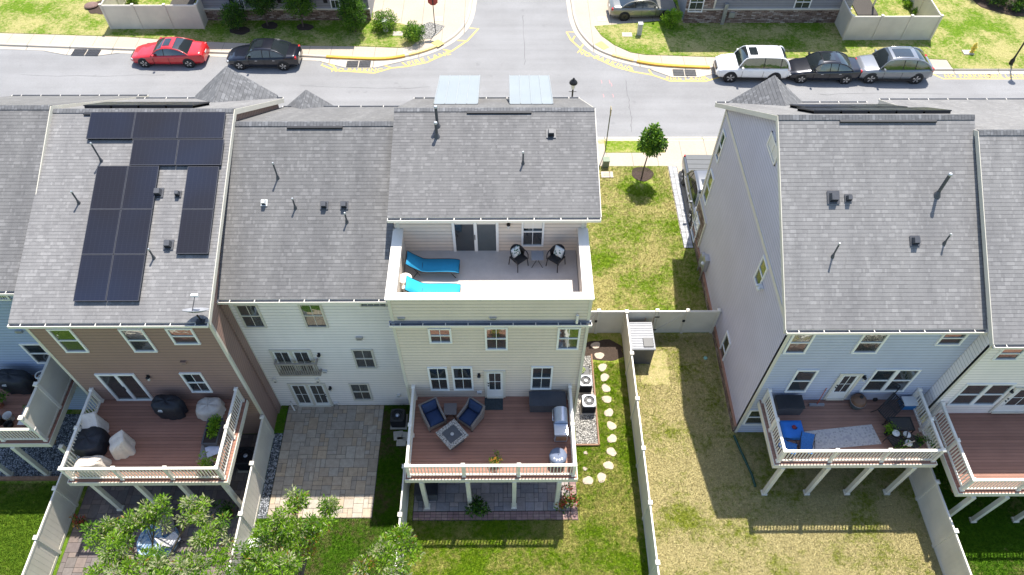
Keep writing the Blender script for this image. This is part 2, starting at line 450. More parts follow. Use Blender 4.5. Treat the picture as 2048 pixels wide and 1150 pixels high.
# lawns of the near block, one sheet per yard
flat('lawn', rect(-70, -18.55, -12, 34.15), 0, MT['g_h1'])
flat('lawn', rect(-18.55, -10.45, -12, 34.15), 0, MT['g_h1'])
flat('lawn', rect(-10.45, -4.2, -12, 34.15), 0, MT['g_h2'])
flat('lawn', rect(-4.2, FX, -12, 19.9), 0, MT['g_h3'])
flat('lawn', rect(-4.2, 14, 19.9, 34.15), 0, MT['g_side'])
flat('lawn', rect(FX, 17.4, -12, 19.9), 0, MT['g_h4'])
flat('lawn', rect(17.4, 70, -12, 34.15), 0, MT['g_h5'])

# near pavement, verge, driveway
K0 = 34.45
flat('pavement', rect(-70, 70, 31.75, 32.9), .014, MT['concrete'], thick=.05)
flat('pavement', rect(3.0, 5.95, 32.9, K0-.5), .014, MT['concrete'], thick=.05)
flat('pavement', rect(-70, 3.0, 32.9, K0-.5), .013, MT['concrete'], thick=.05)
flat('driveway', rect(9.52, 14.2, 26.4, 31.75), .014, MT['concrete'], thick=.05)
flat('driveway', rect(9.52, 14.2, 32.9, K0-.5), .014, MT['concrete'], thick=.05)
def kerb(name, line, side, w=.5, kw=.16, ext=None):
    # gutter pan at road level, then the kerb face and its top
    L = [Vector((p[0], p[1], 0)) for p in line]; n = len(L); N = []
    for i in range(n):
        d = (L[min(i+1, n-1)]-L[max(i-1, 0)]).normalized()
        N.append(Vector((-d.y, d.x, 0))*side)
    prof = [(0, ZR-.1), (0, ZR+.012), (w-kw-.05, ZR+.02), (w-kw, .0), (w-kw+.03, .018), (w, .018), (w, -.1)]
    b = MB(); vs = []
    for p, q in zip(L, N):
        for a, z in prof: vs.append((p.x+q.x*a, p.y+q.y*a, z))
    k = len(prof)
    b.add(vs, [(i*k+j, i*k+j+1, (i+1)*k+j+1, (i+1)*k+j) for i in range(n-1) for j in range(k-1)])
    o = struct(b.build(name, MT['kerb'])); return o, [p+q*w for p, q in zip(L, N)]
def smooth(pts, n=6):
    P = [Vector((p[0], p[1], 0)) for p in pts]; out = []
    for i in range(len(P)-1):
        a, b, c, d = P[max(i-1, 0)], P[i], P[i+1], P[min(i+2, len(P)-1)]
        for t in [k/n for k in range(n)]:
            out.append(.5*((2*b)+(c-a)*t+(2*a-5*b+4*c-d)*t*t+(3*b-a-3*c+d)*t*t*t))
    return out+[P[-1]]
kerb('kerb', [(-70, K0), (70, K0)], -1)
PL = cat([(0, 98), (250, 107), (447, 114), (600, 120), (690, 125), (760, 127), (805, 122), (853, 110), (890, 95), (920, 75), (941, 50), (950, 25), (954, 0)])
PL = [PL[0]+(PL[0]-PL[1])*4] + PL + [PL[-1]+(PL[-1]-PL[-2])*6]
PR = cat([(1132, 0), (1137, 33), (1147, 62), (1163, 84), (1183, 102), (1210, 115), (1239, 124), (1277, 133), (1317, 139), (1380, 143), (1450, 145), (1600, 148), (1866, 148), (2048, 148)])
PR = [PR[0]+(PR[0]-PR[1])*6] + PR + [PR[-1]+(PR[-1]-PR[-2])*4]
SL = smooth(PL); SR = smooth(PR)
_, BL = kerb('kerb', SL, 1)
_, BR = kerb('kerb', SR, 1)
flat('pavement', [(p.x, p.y) for p in BL] + [(BL[-1].x-.2, BL[-1].y+.1), (-75, BL[-1].y+.1)], .0, MT['concrete'], thick=.12)
flat('pavement', [(p.x, p.y) for p in BR] + [(80, BR[-1].y), (80, BR[0].y+.1), (BR[0].x+.2, BR[0].y+.1)], .0, MT['concrete'], thick=.12)
def lawnpx(pts, extra, m, z=.03):
    return flat('lawn', [gz(u, v, z)[:2] for u, v in pts] + extra, z, m, thick=.05)
q = gz(0, 65); 
lawnpx([(0, 65), (253, 73), (347, 80), (620, 91), (719, 92), (800, 95), (822, 92), (838, 78), (830, 55), (800, 46), (746, 40), (746, 0)], [(-6.5, 62), (-75, 62), (-75, q.y-.3)], MT['g_far'])
lawnpx([(1189, 52), (1203, 71), (1228, 89), (1261, 104), (1292, 109), (1330, 110), (1444, 114), (1577, 116), (1671, 115), (1854, 117), (1894, 119), (1906, 137), (2048, 137)],
       [(75, gz(2048, 137).y), (75, 70), (gz(1320, 40).x, 70), gz(1320, 42)[:2]], MT['g_far'])
flat('lawn', rect(5.95, 9.52, 32.9, K0-.5), .03, MT['g_side'], thick=.05)
# pale stones round the street sign on the far corner
flat('gravel', [gz(u, v)[:2] for u, v in [(858, 44), (890, 52), (878, 66), (862, 77), (840, 80), (832, 56)]], .02, MT['gravel'], thick=.02)

# storm drains: apron, throat and twin grates
def inlet(corners, label):
    pts = [gz(u, v, ZR) for u, v in corners]                      # apron outline on the road
    t = thing('storm_drain', label, 'storm drain', pts[0])
    MB().prism([Vector((p.x, p.y, ZR+.03)) for p in pts], (0, 0, -.03)).build('concrete_apron', MT['kerb'], t)
    return t, pts
def drain(label, apron, g0, g1, depth=.62, yel=None):
    t, pts = inlet(apron, label)
    z = ZR+.034; a, b = gz(*g0, z), gz(*g1, z)
    d = (b-a); d.z = 0; L = d.length; d.normalize(); n = Vector((-d.y, d.x, 0))
    for k in range(2):
        o = a + d*(L*(k*.51)); w = L*.47
        m = MB()
        m.prism([o+Vector((0, 0, .004)), o+d*w+Vector((0, 0, .004)), o+d*w+n*depth+Vector((0, 0, .004)), o+n*depth+Vector((0, 0, .004))], (0, 0, .01), 0)
        for i in range(9):
            s = o + d*(w*(i+.5)/9)
            m.bar(s+Vector((0, 0, .03)), s+n*depth+Vector((0, 0, .03)), .03, .02, 1)
        for i in range(3):
            s = o + n*(depth*(i*.5)); m.bar(s+Vector((0, 0, .036)), s+d*w+Vector((0, 0, .036)), .025, .016, 1)
        m.build('grate', [MT['black'], MT['resin_dark']], t)
    return t
drain('steel storm drain grate in the kerb behind the red coupe', [(88, 102), (131, 110), (195, 112), (240, 106), (212, 100), (140, 98)], (142, 110), (197, 111))
drain('steel storm drain grate with yellow kerb left of the side road', [(640, 123), (691, 136), (750, 136), (810, 122), (760, 120), (690, 119)], (692, 134), (741, 134))
drain('steel storm drain grate in shade near the white off-roader', [(1300, 139), (1344, 155), (1397, 155), (1440, 146), (1400, 139), (1350, 138)], (1347, 151), (1394, 152))

# fire lane paint on the road
ZP = ZR+.006
def stripe(pts, w, name='painted_line', m='yellow', z=ZP):
    P = [gz(u, v, ZR) for u, v in pts]; b = MB(); n = len(P); vs = []
    for i in range(n):
        d = (P[min(i+1, n-1)]-P[max(i-1, 0)]); d.z = 0; d.normalize(); q = Vector((-d.y, d.x, 0))*w/2
        vs += [(P[i].x-q.x, P[i].y-q.y, z), (P[i].x+q.x, P[i].y+q.y, z)]
    b.add(vs, [(2*i, 2*i+1, 2*i+3, 2*i+2) for i in range(n-1)])
    return b.build(name, MT[m], road)
stripe([(672, 136), (649, 122), (643, 130), (671, 141), (749, 146), (783, 136), (813, 133), (853, 125), (904, 102), (935, 81), (957, 57), (939, 56)], .13)
stripe([(664, 124), (672, 141)], .12, z=ZP+.004); stripe([(769, 131), (783, 136)], .12, z=ZP+.004); stripe([(804, 125), (814, 132)], .12, z=ZP+.004)
stripe([(886, 99), (902, 102)], .12, z=ZP+.004); stripe([(915, 81), (933, 82)], .12, z=ZP+.004)
stripe([(1150, 64), (1133, 64), (1142, 80), (1162, 98), (1188, 114), (1228, 133), (1267, 143.5), (1305, 150), (1340, 162), (1411, 162.5), (1438, 155), (1434, 144), (1418, 147)], .13)
stripe([(1150, 72), (1144, 82)], .12, z=ZP+.004); stripe([(1167, 88), (1161, 97)], .12, z=ZP+.004); stripe([(1257, 132), (1267, 143)], .12, z=ZP+.004)
stripe([(1297, 139), (1305, 150)], .12, z=ZP+.004); stripe([(1406, 152), (1419, 160)], .12, z=ZP+.004)
stripe([(1866, 148), (1886, 157.5), (1960, 157.5), (2060, 157.5)], .11)
def wording(text, u, v, size, rot, mat='yellow'):
    p = gz(u, v, ZR)
    c = bpy.data.curves.new('road_lettering', 'FONT'); c.body = text; c.size = size; c.align_x = 'CENTER'; c.align_y = 'CENTER'; c.offset = .012
    c.space_character = 1.12
    c.materials.append(MT[mat]); o = bpy.data.objects.new('road_lettering', c); COL.objects.link(o); o.parent = road
    o.location = (p.x, p.y, ZP+.002); o.rotation_euler = (0, 0, rot)
wording('NO PARKING', 714, 140.5, .52, 0.0)
wording('FIRE LANE', 858, 117, .62, math.radians(24))
wording('NO PARKING', 1209, 121, .62, math.radians(-31))
wording('FIRE LANE', 1371, 157.6, .52, 0)
wording('NO PARKING', 1936, 152.5, .48, 0); wording('FIRE LANE', 2012, 152.5, .48, 0)
# yellow painted kerb tops and ramps
def kpaint(line, i0, i1, w0=.0, w1=.16, m='yellowkerb', z=.024):
    if i1 <= i0: return
    b = MB(); n = len(line); vs = []
    seg = line[i0:i1]
    for i, p in enumerate(seg):
        d = (seg[min(i+1, len(seg)-1)]-seg[max(i-1, 0)]).normalized(); q = Vector((-d.y, d.x, 0))
        vs += [(p.x-q.x*w0, p.y-q.y*w0, z), (p.x-q.x*w1, p.y-q.y*w1, z)]
    b.add(vs, [(2*i, 2*i+1, 2*i+3, 2*i+2) for i in range(len(seg)-1)])
    # the painted face
    vs = []
    for i, p in enumerate(seg):
        d = (seg[min(i+1, len(seg)-1)]-seg[max(i-1, 0)]).normalized(); q = Vector((-d.y, d.x, 0))
        vs += [(p.x-q.x*(w1+.004), p.y-q.y*(w1+.004), z), (p.x-q.x*(w1+.012), p.y-q.y*(w1+.012), ZR+.05)]
    b.add(vs, [(2*i, 2*i+1, 2*i+3, 2*i+2) for i in range(len(seg)-1)])
    b.build('yellow_kerb_paint', MT[m], road)
def near_i(line, u, v):
    p = gz(u, v); return min(range(len(line)), key=lambda i: (line[i].xy-p.xy).length)
MT['orangekerb'] = ground_mat('ochre_kerb_paint', (.52, .28, .04), (.60, .36, .07), 7, .7, .003, .5)
kpaint(BL, near_i(BL, 645, 116), near_i(BL, 815, 112), -.01, .19, 'orangekerb')
kpaint(BL, near_i(BL, 815, 112), near_i(BL, 880, 92), .0, .18)
kpaint(BR, near_i(BR, 1275, 124), near_i(BR, 1440, 134), -.01, .19, 'orangekerb')
kpaint(BR, near_i(BR, 1225, 110), near_i(BR, 1275, 124), .0, .18)
for pts in ([(862, 85), (876, 79), (889, 86), (876, 94)], [(1190, 88), (1203, 82), (1218, 94), (1207, 99)]):
    flat('ramp_panel', [gz(u, v, .02)[:2] for u, v in pts], .022, MT['yellow'], road, .01)
for (u, v) in ((1202, 160), (1218, 160), (1222, 166), (1206, 188), (1225, 188)):
    stripe([(u, v), (u+2, v+5), (u+1, v+7)], .06, 'utility_mark', 'red_chalk')
for pts in ([(1252, 160), (1256, 190), (1259, 215), (1262, 240), (1263, 264)], [(1045, 30), (1047, 70), (1050, 110), (1049, 130)], [(40, 150), (180, 152), (330, 149)], [(600, 172), (760, 176), (860, 174)], [(1640, 190), (1760, 186), (1900, 188)]):
    P_ = smooth([gz(u, v, ZR) for u, v in pts], 5); b = MB(); R = random.Random(len(pts)+int(pts[0][0])); vs = []
    for i, p in enumerate(P_):
        d = (P_[min(i+1, len(P_)-1)]-P_[max(i-1, 0)]).normalized(); q = Vector((-d.y, d.x, 0)); j = q*R.gauss(0, .035); w = q*R.uniform(.006, .02)
        vs += [(p.x+j.x-w.x, p.y+j.y-w.y, ZP-.002), (p.x+j.x+w.x, p.y+j.y+w.y, ZP-.002)]
    b.add(vs, [(2*i, 2*i+1, 2*i+3, 2*i+2) for i in range(len(P_)-1)]); b.build('asphalt_crack', MT['crack'], road)
p = gz(1204, 284); blob_pts = [(p.x+.28*math.cos(a)*(1+.2*math.sin(3*a)), p.y+.2*math.sin(a)*(1+.25*math.sin(2*a+1))) for a in [k*PI/9 for k in range(18)]]
flat('rust_stain', blob_pts, .019, MT['rust'], thick=.004)
# flush service covers in the pavement
for (u, v, l) in ((815, 103, 'small square service cover in the pavement beside the bush'), (1204, 38, 'small square service cover in the pavement behind the sedan'), (877, 38, 'small square service cover beside the street sign')):
    p = gz(u, v); b = MB(); b.box(p.x-.3, p.x+.3, p.y-.3, p.y+.3, 0, .012, 0); b.lathe([(.14, .012), (.14, .02)], (p.x, p.y, 0), 1, 16, sm=False)
    tag(b.build('service_cover', [MT['kerb'], MT['rock']]), l, 'service cover')

# strips and beds of the side yards
def strip_pavers(name, x0, x1, y0, y1, unit, pal, z=.03, seed=1, skew=0.0, rnd=True, parent=None):
    R = random.Random(seed); b = MB()
    b.prism([(x0-.02+skew*0, y0-.02, z-.012), (x1+.02, y0-.02, z-.012), (x1+.02+skew, y1+.02, z-.012), (x0-.02+skew, y1+.02, z-.012)], (0, 0, -.03), 1)
    nx, ny = int(round((x1-x0)/unit)), int(round((y1-y0)/unit)); ux, uy = (x1-x0)/nx, (y1-y0)/ny
    occ = set(); g = .008
    for j in range(ny):
        for i in range(nx):
            if (i, j) in occ: continue
            opts = [(2, 2), (3, 2), (2, 3), (2, 1), (1, 2), (2, 2), (1, 1)] if rnd else [(2, 1)]
            R.shuffle(opts); opts.append((1, 1))
            for w, h in opts:
                cells = [(i+a, j+c) for a in range(w) for c in range(h)]
                if all(p[0] < nx and p[1] < ny and p not in occ for p in cells): break
            occ.update(cells)
            c = R.choice(pal); k = R.uniform(.90, 1.10); c = tuple(q*k for q in c)
            a0, a1, c0, c1 = x0+i*ux+g, x0+(i+w)*ux-g, y0+j*uy+g, y0+(j+h)*uy-g
            s0, s1 = skew*(c0-y0)/(y1-y0), skew*(c1-y0)/(y1-y0); zz = z+R.uniform(-.002, .002)
            b.prism([(a0+s0, c0, zz), (a1+s0, c0, zz), (a1+s1, c1, zz), (a0+s1, c1, zz)], (0, 0, -.02), 0)
            for q in range(6): b.c[-1-q] = c
    o = b.build(name, [MT['paver'], MT['joint']], parent); 
    if parent is None: struct(o)
    return o
warm = [(.42, .34, .255), (.40, .34, .27), (.385, .335, .275), (.44, .345, .245), (.40, .35, .285), (.375, .31, .24), (.42, .36, .285)]
cool = [(.33, .28, .26), (.28, .25, .245), (.36, .31, .29), (.25, .235, .24), (.31, .27, .25)]
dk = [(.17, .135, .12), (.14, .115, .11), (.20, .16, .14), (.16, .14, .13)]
a, b_, c_ = gz(776, 814), gz(752, 1033), gz(512, 1033)
strip_pavers('patio', -10.02, -5.66, 10.75, 15.98, .205, warm, seed=3)
flat('gravel', rect(-10.42, -10.05, 10.75, 14.6), .02, MT['gravel_g'], thick=.03)
strip_pavers('patio', -3.95, 2.62, 11.0, 14.88, .19, cool, seed=8)
brd = [(.30, .19, .17), (.34, .23, .20), (.27, .17, .16)]
strip_pavers('patio', -3.95, 2.62, 10.62, 10.98, .12, brd, seed=9, rnd=False)
strip_pavers('patio', 2.64, 2.92, 10.62, 14.88, .12, brd, seed=10, rnd=False)
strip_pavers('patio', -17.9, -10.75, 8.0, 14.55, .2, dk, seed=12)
strip_pavers('paved_strip', 9.56, 10.05, 25.4, 31.7, .12, [(.42, .42, .43), (.36, .37, .38), (.46, .46, .47)], seed=14, rnd=False)
flat('gravel', rect(3.05, 4.02, 14.0, 18.6), .025, MT['gravel'], thick=.04)
tag(MB().bar((4.06, 13.95, .05), (4.06, 18.65, .05), .07, .12).bar((3.0, 13.95, .05), (4.06, 13.95, .05), .07, .12).build('timber_edging', MT['wood']), 'thin timber edging around the pale gravel bed by the cooling units', 'edging')
flat('gravel', rect(-23, -17.6, 12.6, 15.6), .02, MT['gravel_g'], thick=.03)
tag(MB().bar((-23, 12.5, .08), (-17.7, 12.5, .08), .14, .2).build('timber_edging', MT['wood']), 'timber edging in front of the dark gravel under the far left deck', 'edging')
# bare earth by the fence corner and round the young tree
def blob(name, cx, cy, rx, ry, z, m, seed=0, n=26, kind='structure', amp=.22):
    R = random.Random(seed); ph = [R.uniform(0, 6.3) for _ in range(4)]
    pts = []
    for k in range(n):
        a = 2*PI*k/n; q = 1+amp*(math.sin(2*a+ph[0])*.4+math.sin(3*a+ph[1])*.35+math.sin(5*a+ph[2])*.25+math.sin(8*a+ph[3])*.2)
        pts.append((cx+rx*q*math.cos(a), cy+ry*q*math.sin(a)))
    return flat(name, pts, z, m, thick=.03)
blob('bare_soil', 4.6, 18.9, 1.1, .65, .012, MT['mulch'], 3)
p = gz(1283, 348); blob('mulch_bed', p.x+.05, p.y, .62, .62, .025, MT['mulch'], 4, amp=.1)
p = gz(1990, 12); blob('mulch_bed', p.x+2.2, p.y+1.0, 3.6, 2.6, .06, MT['mulch'], 8, 40, amp=.2)
p = gz(205, 12)
for (u, v, rx, ry) in ((203, 16, .9, .9),): 
    p = gz(u, v); blob('mulch_bed', p.x, p.y, rx, ry, .05, MT['mulch'], 9)
for (u, v, r) in ((480, 62, .7), (540, 52, .6), (610, 55, .6)):
    p = gz(u, v); blob('mulch_bed', p.x, p.y, r, r*.7, .045, MT['mulch'], int(u), amp=.15)

# ================================================================== HOUSES
def P3(O, R, N, a, b, c): return Vector(O)+Vector(R)*a+Vector((0, 0, 1))*b+Vector(N)*c
def lbox(mb, F, a0, a1, b0, b1, c0, c1, m=0):
    O, R, N = F; vs = [P3(O, R, N, a, b, c) for c in (c0, c1) for b in (b0, b1) for a in (a0, a1)]
    mb.add(vs, [(0,2,3,1),(4,5,7,6),(0,1,5,4),(2,6,7,3),(0,4,6,2),(1,3,7,5)], m)
REAR = lambda y: ((0, y, 0), (1, 0, 0), (0, -1, 0))
LEFT = lambda x: ((x, 0, 0), (0, 1, 0), (-1, 0, 0))
def window(house, F, a0, a1, b0, b1, grid=(1, 0), sash=True, mat='sash', split=.5, blind=None, twin=False, wide=.075):
    if a1 < a0: a0, a1 = a1, a0
    if b1 < b0: b0, b1 = b1, b0
    m = MB(); w = wide
    lbox(m, F, a0, a1, b1-w, b1, -.02, .055); lbox(m, F, a0, a1, b0, b0+w, -.02, .065)
    lbox(m, F, a0, a0+w, b0+w, b1-w, -.02, .05); lbox(m, F, a1-w, a1, b0+w, b1-w, -.02, .05)
    panes = []
    spans = [(a0+w, a1-w)]
    if twin:
        mid = (a0+a1)/2; lbox(m, F, mid-w, mid+w, b0+w, b1-w, -.02, .05); spans = [(a0+w, mid-w), (mid+w, a1-w)]
    for s0, s1 in spans:
        if sash:
            zm = b0+w+(b1-b0-2*w)*split
            lbox(m, F, s0, s1, zm-.025, zm+.025, -.02, .04); parts = [(zm+.025, b1-w, 0), (b0+w, zm-.025, 1)]
        else: parts = [(b0+w, b1-w, 0)]
        for (z0, z1, k) in parts:
            panes.append((s0, s1, z0, z1, k))
            for i in range(1, grid[0]+1):
                x = s0+(s1-s0)*i/(grid[0]+1); lbox(m, F, x-.011, x+.011, z0, z1, -.02, .022)
            for i in range(1, grid[1]+1):
                x = z0+(z1-z0)*i/(grid[1]+1); lbox(m, F, s0, s1, x-.011, x+.011, -.02, .0225)
    f = m.build('window', MT[mat], house)
    for (s0, s1, z0, z1, k) in panes:
        g = MB(); lbox(g, F, s0, s1, z0, z1, -.015, .012); g.build('pane', MT['glass' if k == 0 else 'screen'], f)
        if blind and k == 0:
            h = MB(); lbox(h, F, s0+.01, s1-.01, z1-(z1-z0)*blind, z1, .012, .016); h.build('blind', MT['white'], f)
    return f
def wpx(house, y, u0, v0, u1, v1, **k):
    p, q = gy(u0, v0, y-.03), gy(u1, v1, y-.03); return window(house, REAR(y), p.x, q.x, q.z, p.z, **k)
def wpx_side(house, x, u0, v0, u1, v1, **k):
    p, q = gx(u0, v0, x-.03), gx(u1, v1, x-.03); return window(house, LEFT(x), p.y, q.y, q.z, p.z, **k)
def slider(house, y, u0, v0, u1, v1, ztop=None, blind=None):
    p, q = gy(u0, v0, y-.03), gy(u1, v1, y-.03)
    if ztop: p.z = ztop
    F = REAR(y); m = MB(); a0, a1, b0, b1 = p.x, q.x, q.z, p.z; w = .1; mid = (a0+a1)/2
    lbox(m, F, a0, a1, b1-w, b1, -.02, .06); lbox(m, F, a0, a1, b0, b0+.06, -.02, .07); lbox(m, F, a0, a0+w, b0+.06, b1-w, -.02, .055); lbox(m, F, a1-w, a1, b0+.06, b1-w, -.02, .055)
    lbox(m, F, mid-.06, mid+.06, b0+.06, b1-w, -.02, .045)
    d = m.build('sliding_door', MT['sash'], house)
    for s0, s1, k in ((a0+w, mid-.06, 'screen'), (mid+.06, a1-w, 'glass')):
        g = MB(); lbox(g, F, s0, s1, b0+.06, b1-w, -.015, .012); g.build('pane', MT[k], d)
        if blind:
            h = MB(); lbox(h, F, s0+.01, s1-.01, b1-w-blind, b1-w, .012, .016); h.build('blind', MT['white'], d)
    h = MB(); lbox(h, F, mid-.045, mid-.015, b0+.9, b0+1.15, .045, .08); h.build('handle', MT['black'], d)
    return d
def door(house, y, u0, v0, u1, v1, glass=(.16, .84, .28, .95), twin=False, step=True):
    p, q = gy(u0, v0, y-.03), gy(u1, v1, y-.03); F = REAR(y); a0, a1, b0, b1 = p.x, q.x, q.z, p.z; w = .09
    m = MB(); lbox(m, F, a0, a0+w, b0, b1, -.02, .055); lbox(m, F, a1-w, a1, b0, b1, -.02, .055); lbox(m, F, a0+w, a1-w, b1-w, b1, -.02, .055)
    if step: lbox(m, F, a0+w, a1-w, b0, b0+.08, -.02, .1)
    fr = m.build('door', MT['trim'], house)
    s = [(a0+w, a1-w)]
    if twin: mid = (a0+a1)/2; s = [(a0+w, mid-.05), (mid+.05, a1-w)]; m = MB(); lbox(m, F, mid-.05, mid+.05, b0+.08, b1-w, -.02, .05); m.build('mullion', MT['trim'], fr)
    for s0, s1 in s:
        W, H = s1-s0, b1-w-b0-.08; g0, g1, h0, h1 = s0+W*glass[0], s0+W*glass[1], b0+.08+H*glass[2], b0+.08+H*glass[3]
        m = MB(); lbox(m, F, s0, s1, b0+.08, b1-w, -.02, .02)
        for (x0, x1, z0, z1) in ((g0-.045, g1+.045, h1, h1+.045), (g0-.045, g1+.045, h0-.045, h0), (g0-.045, g0, h0, h1), (g1, g1+.045, h0, h1)): lbox(m, F, x0, x1, z0, z1, .02, .045)
        xm = (g0+g1)/2; lbox(m, F, xm-.011, xm+.011, h0, h1, .02, .036); zm = (h0+h1)/2; lbox(m, F, g0, g1, zm-.011, zm+.011, .02, .0365)
        m.build('door_leaf', MT['sash'], fr)
        m = MB(); lbox(m, F, g0, g1, h0, h1, .02, .028); m.build('pane', MT['screen'], fr)
    k = MB(); xs = s[-1][0]+.07 if not twin else s[-1][1]-.06
    for zz in (1.0, 1.18): k.lathe([(.0, -.03), (.03, -.02), (.03, .02), (0, .03)], (xs, y-.06, b0+zz), 0, 8)
    k.build('handle', MT['black'], fr)
    return fr
def gutter(house, x0, x1, y, z, name='gutter', n=8, inside='gutter_in'):
    b = MB(); t = .02
    b.box(x0, x1, y-.13, y-.13+t, z-.12, z, 0); b.box(x0, x1, y-.13+t, y, z-.12, z-.10, 1)
    b.box(x0, x0+t, y-.13+t, y, z-.10, z, 0); b.box(x1-t, x1, y-.13+t, y, z-.10, z, 0)
    b.box(x0+t, x1-t, y-.004, y+.002, z-.10, z-.005, 1)
    for i in range(n):
        x = x0+(x1-x0)*(i+.5)/n; b.box(x-.014, x+.014, y-.128, y-.005, z-.004, z+.004, 0)
    return b.build(name, [MT['white'], MT[inside]], house)
class House: pass
def house(name, label, x0, x1, yr, yf, er, ridge, ef, wallm, roofm, ol=.0, orr=.0, sidem=None, gut=True, rake=None, vent=None, thick=.14):
    """er / ef = (y, z) of the rear / front edge of the roof's top face; ridge = (y, z)"""
    H = House(); t = thing(name, label, 'house', ((x0+x1)/2, yr, 0)); H.t = t
    sr = (ridge[1]-er[1])/(ridge[0]-er[0]); sf = (ridge[1]-ef[1])/(ef[0]-ridge[0])
    H.zr = lambda y: er[1]+sr*(y-er[0]) if y < ridge[0] else ridge[1]-sf*(y-ridge[0])
    H.p = Vector((0, er[0], er[1])); H.n = Vector((0, -sr, 1)).normalized(); H.nf = Vector((0, sf, 1)).normalized(); H.pf = Vector((0, ridge[0], ridge[1]))
    H.x0, H.x1, H.yr, H.yf, H.er, H.ridge, H.ef = x0, x1, yr, yf, er, ridge, ef
    th = thick
    sec = [(yr, 0), (yf, 0), (yf, H.zr(yf)-th-.01), (ridge[0], ridge[1]-th-.01), (yr, H.zr(yr)-th-.01)]
    b = MB(); n = 5; va = [(x0, y, z) for y, z in sec]; vb = [(x1, y, z) for y, z in sec]
    b.add(va+vb, [(0, 1, 2, 3, 4), (9, 8, 7, 6, 5)], 1)
    b.add(va+vb, [(i, i+5, (i+1) % 5+5, (i+1) % 5) for i in range(5)], 0)
    H.wall = b.build('wall', [MT[wallm], MT[sidem or wallm]], t)
    b = MB(); top = [er, ridge, ef]; xa, xb = x0-ol, x1+orr
    sec = [(er[0], er[1]), (ridge[0], ridge[1]), (ef[0], ef[1]), (ef[0], ef[1]-th), (ridge[0], ridge[1]-th), (er[0], er[1]-th)]
    va = [(xa, y, z) for y, z in sec]; vb = [(xb, y, z) for y, z in sec]
    b.add(va+vb, [(0, 1, 7, 6), (1, 2, 8, 7)], 0)
    b.add(va+vb, [(3, 4, 10, 9), (4, 5, 11, 10), (2, 3, 9, 8), (5, 0, 6, 11), (0, 5, 4, 1), (1, 4, 3, 2), (6, 7, 10, 11), (7, 8, 9, 10)], 1)
    H.roof = b.build('roof', [MT[roofm], MT['trim']], t)
    # ridge cap
    b = MB(); d = .16
    b.prism([(xa, ridge[0]-d, ridge[1]-sr*d+.03), (xa, ridge[0], ridge[1]+.035), (xa, ridge[0]+d, ridge[1]-sf*d+.03), (xa, ridge[0], ridge[1]-.02)], (xb-xa, 0, 0))
    b.build('ridge_cap', MT['shingle_side'], H.roof)
    if vent:
        b = MB(); u0, u1 = vent; y = ridge[0]-.2; z = H.zr(y); b.cbox(((u0+u1)/2, y, z+.03), (u1-u0, .12, .05)); b.build('ridge_vent', MT['black'], H.roof)  # vent as a plain black box; black stands for the shadow in its opening
    if gut:
        H.gut = gutter(t, xa, xb, er[0]-.001, er[1]-.03, n=max(4, int((xb-xa)/.85)))
        b = MB(); b.box(xa, xb, er[0], er[0]+.02, er[1]-.22, er[1]-th); b.box(x0, x1, er[0]+.02, yr, H.zr(yr)-th-.22, H.zr(yr)-th-.19); b.build('fascia', MT['trim'], t)
    b = MB(); gutter(t, xa, xb, ef[0]+.14, ef[1]-.03, n=max(4, int((xb-xa)/.9)))
    for sx in (rake or ()):
        x = xa if sx < 0 else xb
        b = MB()
        for (p, q) in ((er, ridge), (ridge, ef)):
            b.prism([(x+sx*.004, p[0], p[1]-.005), (x+sx*.004, q[0], q[1]-.005), (x+sx*.004, q[0], q[1]-.24), (x+sx*.004, p[0], p[1]-.24)], (sx*.025, 0, 0))
        b.build('rake_board', MT['trim'], t)
    return H
def corner(H, x, y, z1, m='trim', dx=1, w=.09, z0=0):
    b = MB(); b.box(min(x-.02, x+.02), x+.02, y-.022, y+w, z0, z1) ; b.box(x+(0.02 if dx > 0 else -w), x+(w if dx > 0 else -.02), y-.022, y+.02, z0, z1)
    return b.build('corner_trim', MT[m], H.t)
def pipe(H, base, top, r=.031, front=False, cap=True, m='resin_dark'):
    p = gp(*base, H.p, H.n); 
    # height from where the top shows above the base
    q = gy(top[0], top[1], p.y); h = max(.2, q.z-p.z)
    b = MB(); b.lathe([(r*2.6, -.06), (r*1.6, .08), (r*1.05, .16)], p, 1, 10); b.tube([p, p+Vector((0, 0, h))], r, 0, 10)
    if cap: b.lathe([(r*1.25, -.03), (r*1.25, .03), (r*.8, .05)], p+Vector((0, 0, h)), 2, 10)
    return b.build('vent_pipe', [MT[m], MT['resin_dark'], MT['metal']], H.roof)
def boxvent(H, c, s=.26, m='resin_dark'):
    p = gp(*c, H.p, H.n); a = math.atan2(-H.n.y, H.n.z); R = Matrix.Rotation(a, 3, 'X')
    b = MB(); b.cbox(p+H.n*.03, (s*1.5, s*1.6, .02), 0, R); b.cbox(p+H.n*.12, (s, s, .2), 0, R, .8)
    b.cbox(p+R@Vector((0, -s*.5, .09)), (s*.8, .03, .12), 1, R)
    return b.build('roof_vent', [MT[m], MT['black']], H.roof)

# ---- brown house
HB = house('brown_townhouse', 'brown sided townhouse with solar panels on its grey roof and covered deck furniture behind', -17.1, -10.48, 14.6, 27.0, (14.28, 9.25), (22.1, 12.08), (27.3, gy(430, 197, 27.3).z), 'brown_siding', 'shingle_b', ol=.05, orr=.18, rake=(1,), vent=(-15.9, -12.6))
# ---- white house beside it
HW = house('white_townhouse', 'white sided townhouse with plain grey roof, narrow juliet balcony and paved patio', -10.47, -4.17, 16.0, 27.0, (15.66, 8.72), (21.75, 11.74), (27.35, gy(700, 214, 27.35).z), 'white_siding', 'shingle', ol=.0, orr=-.02, vent=(-8.3, -6.2))
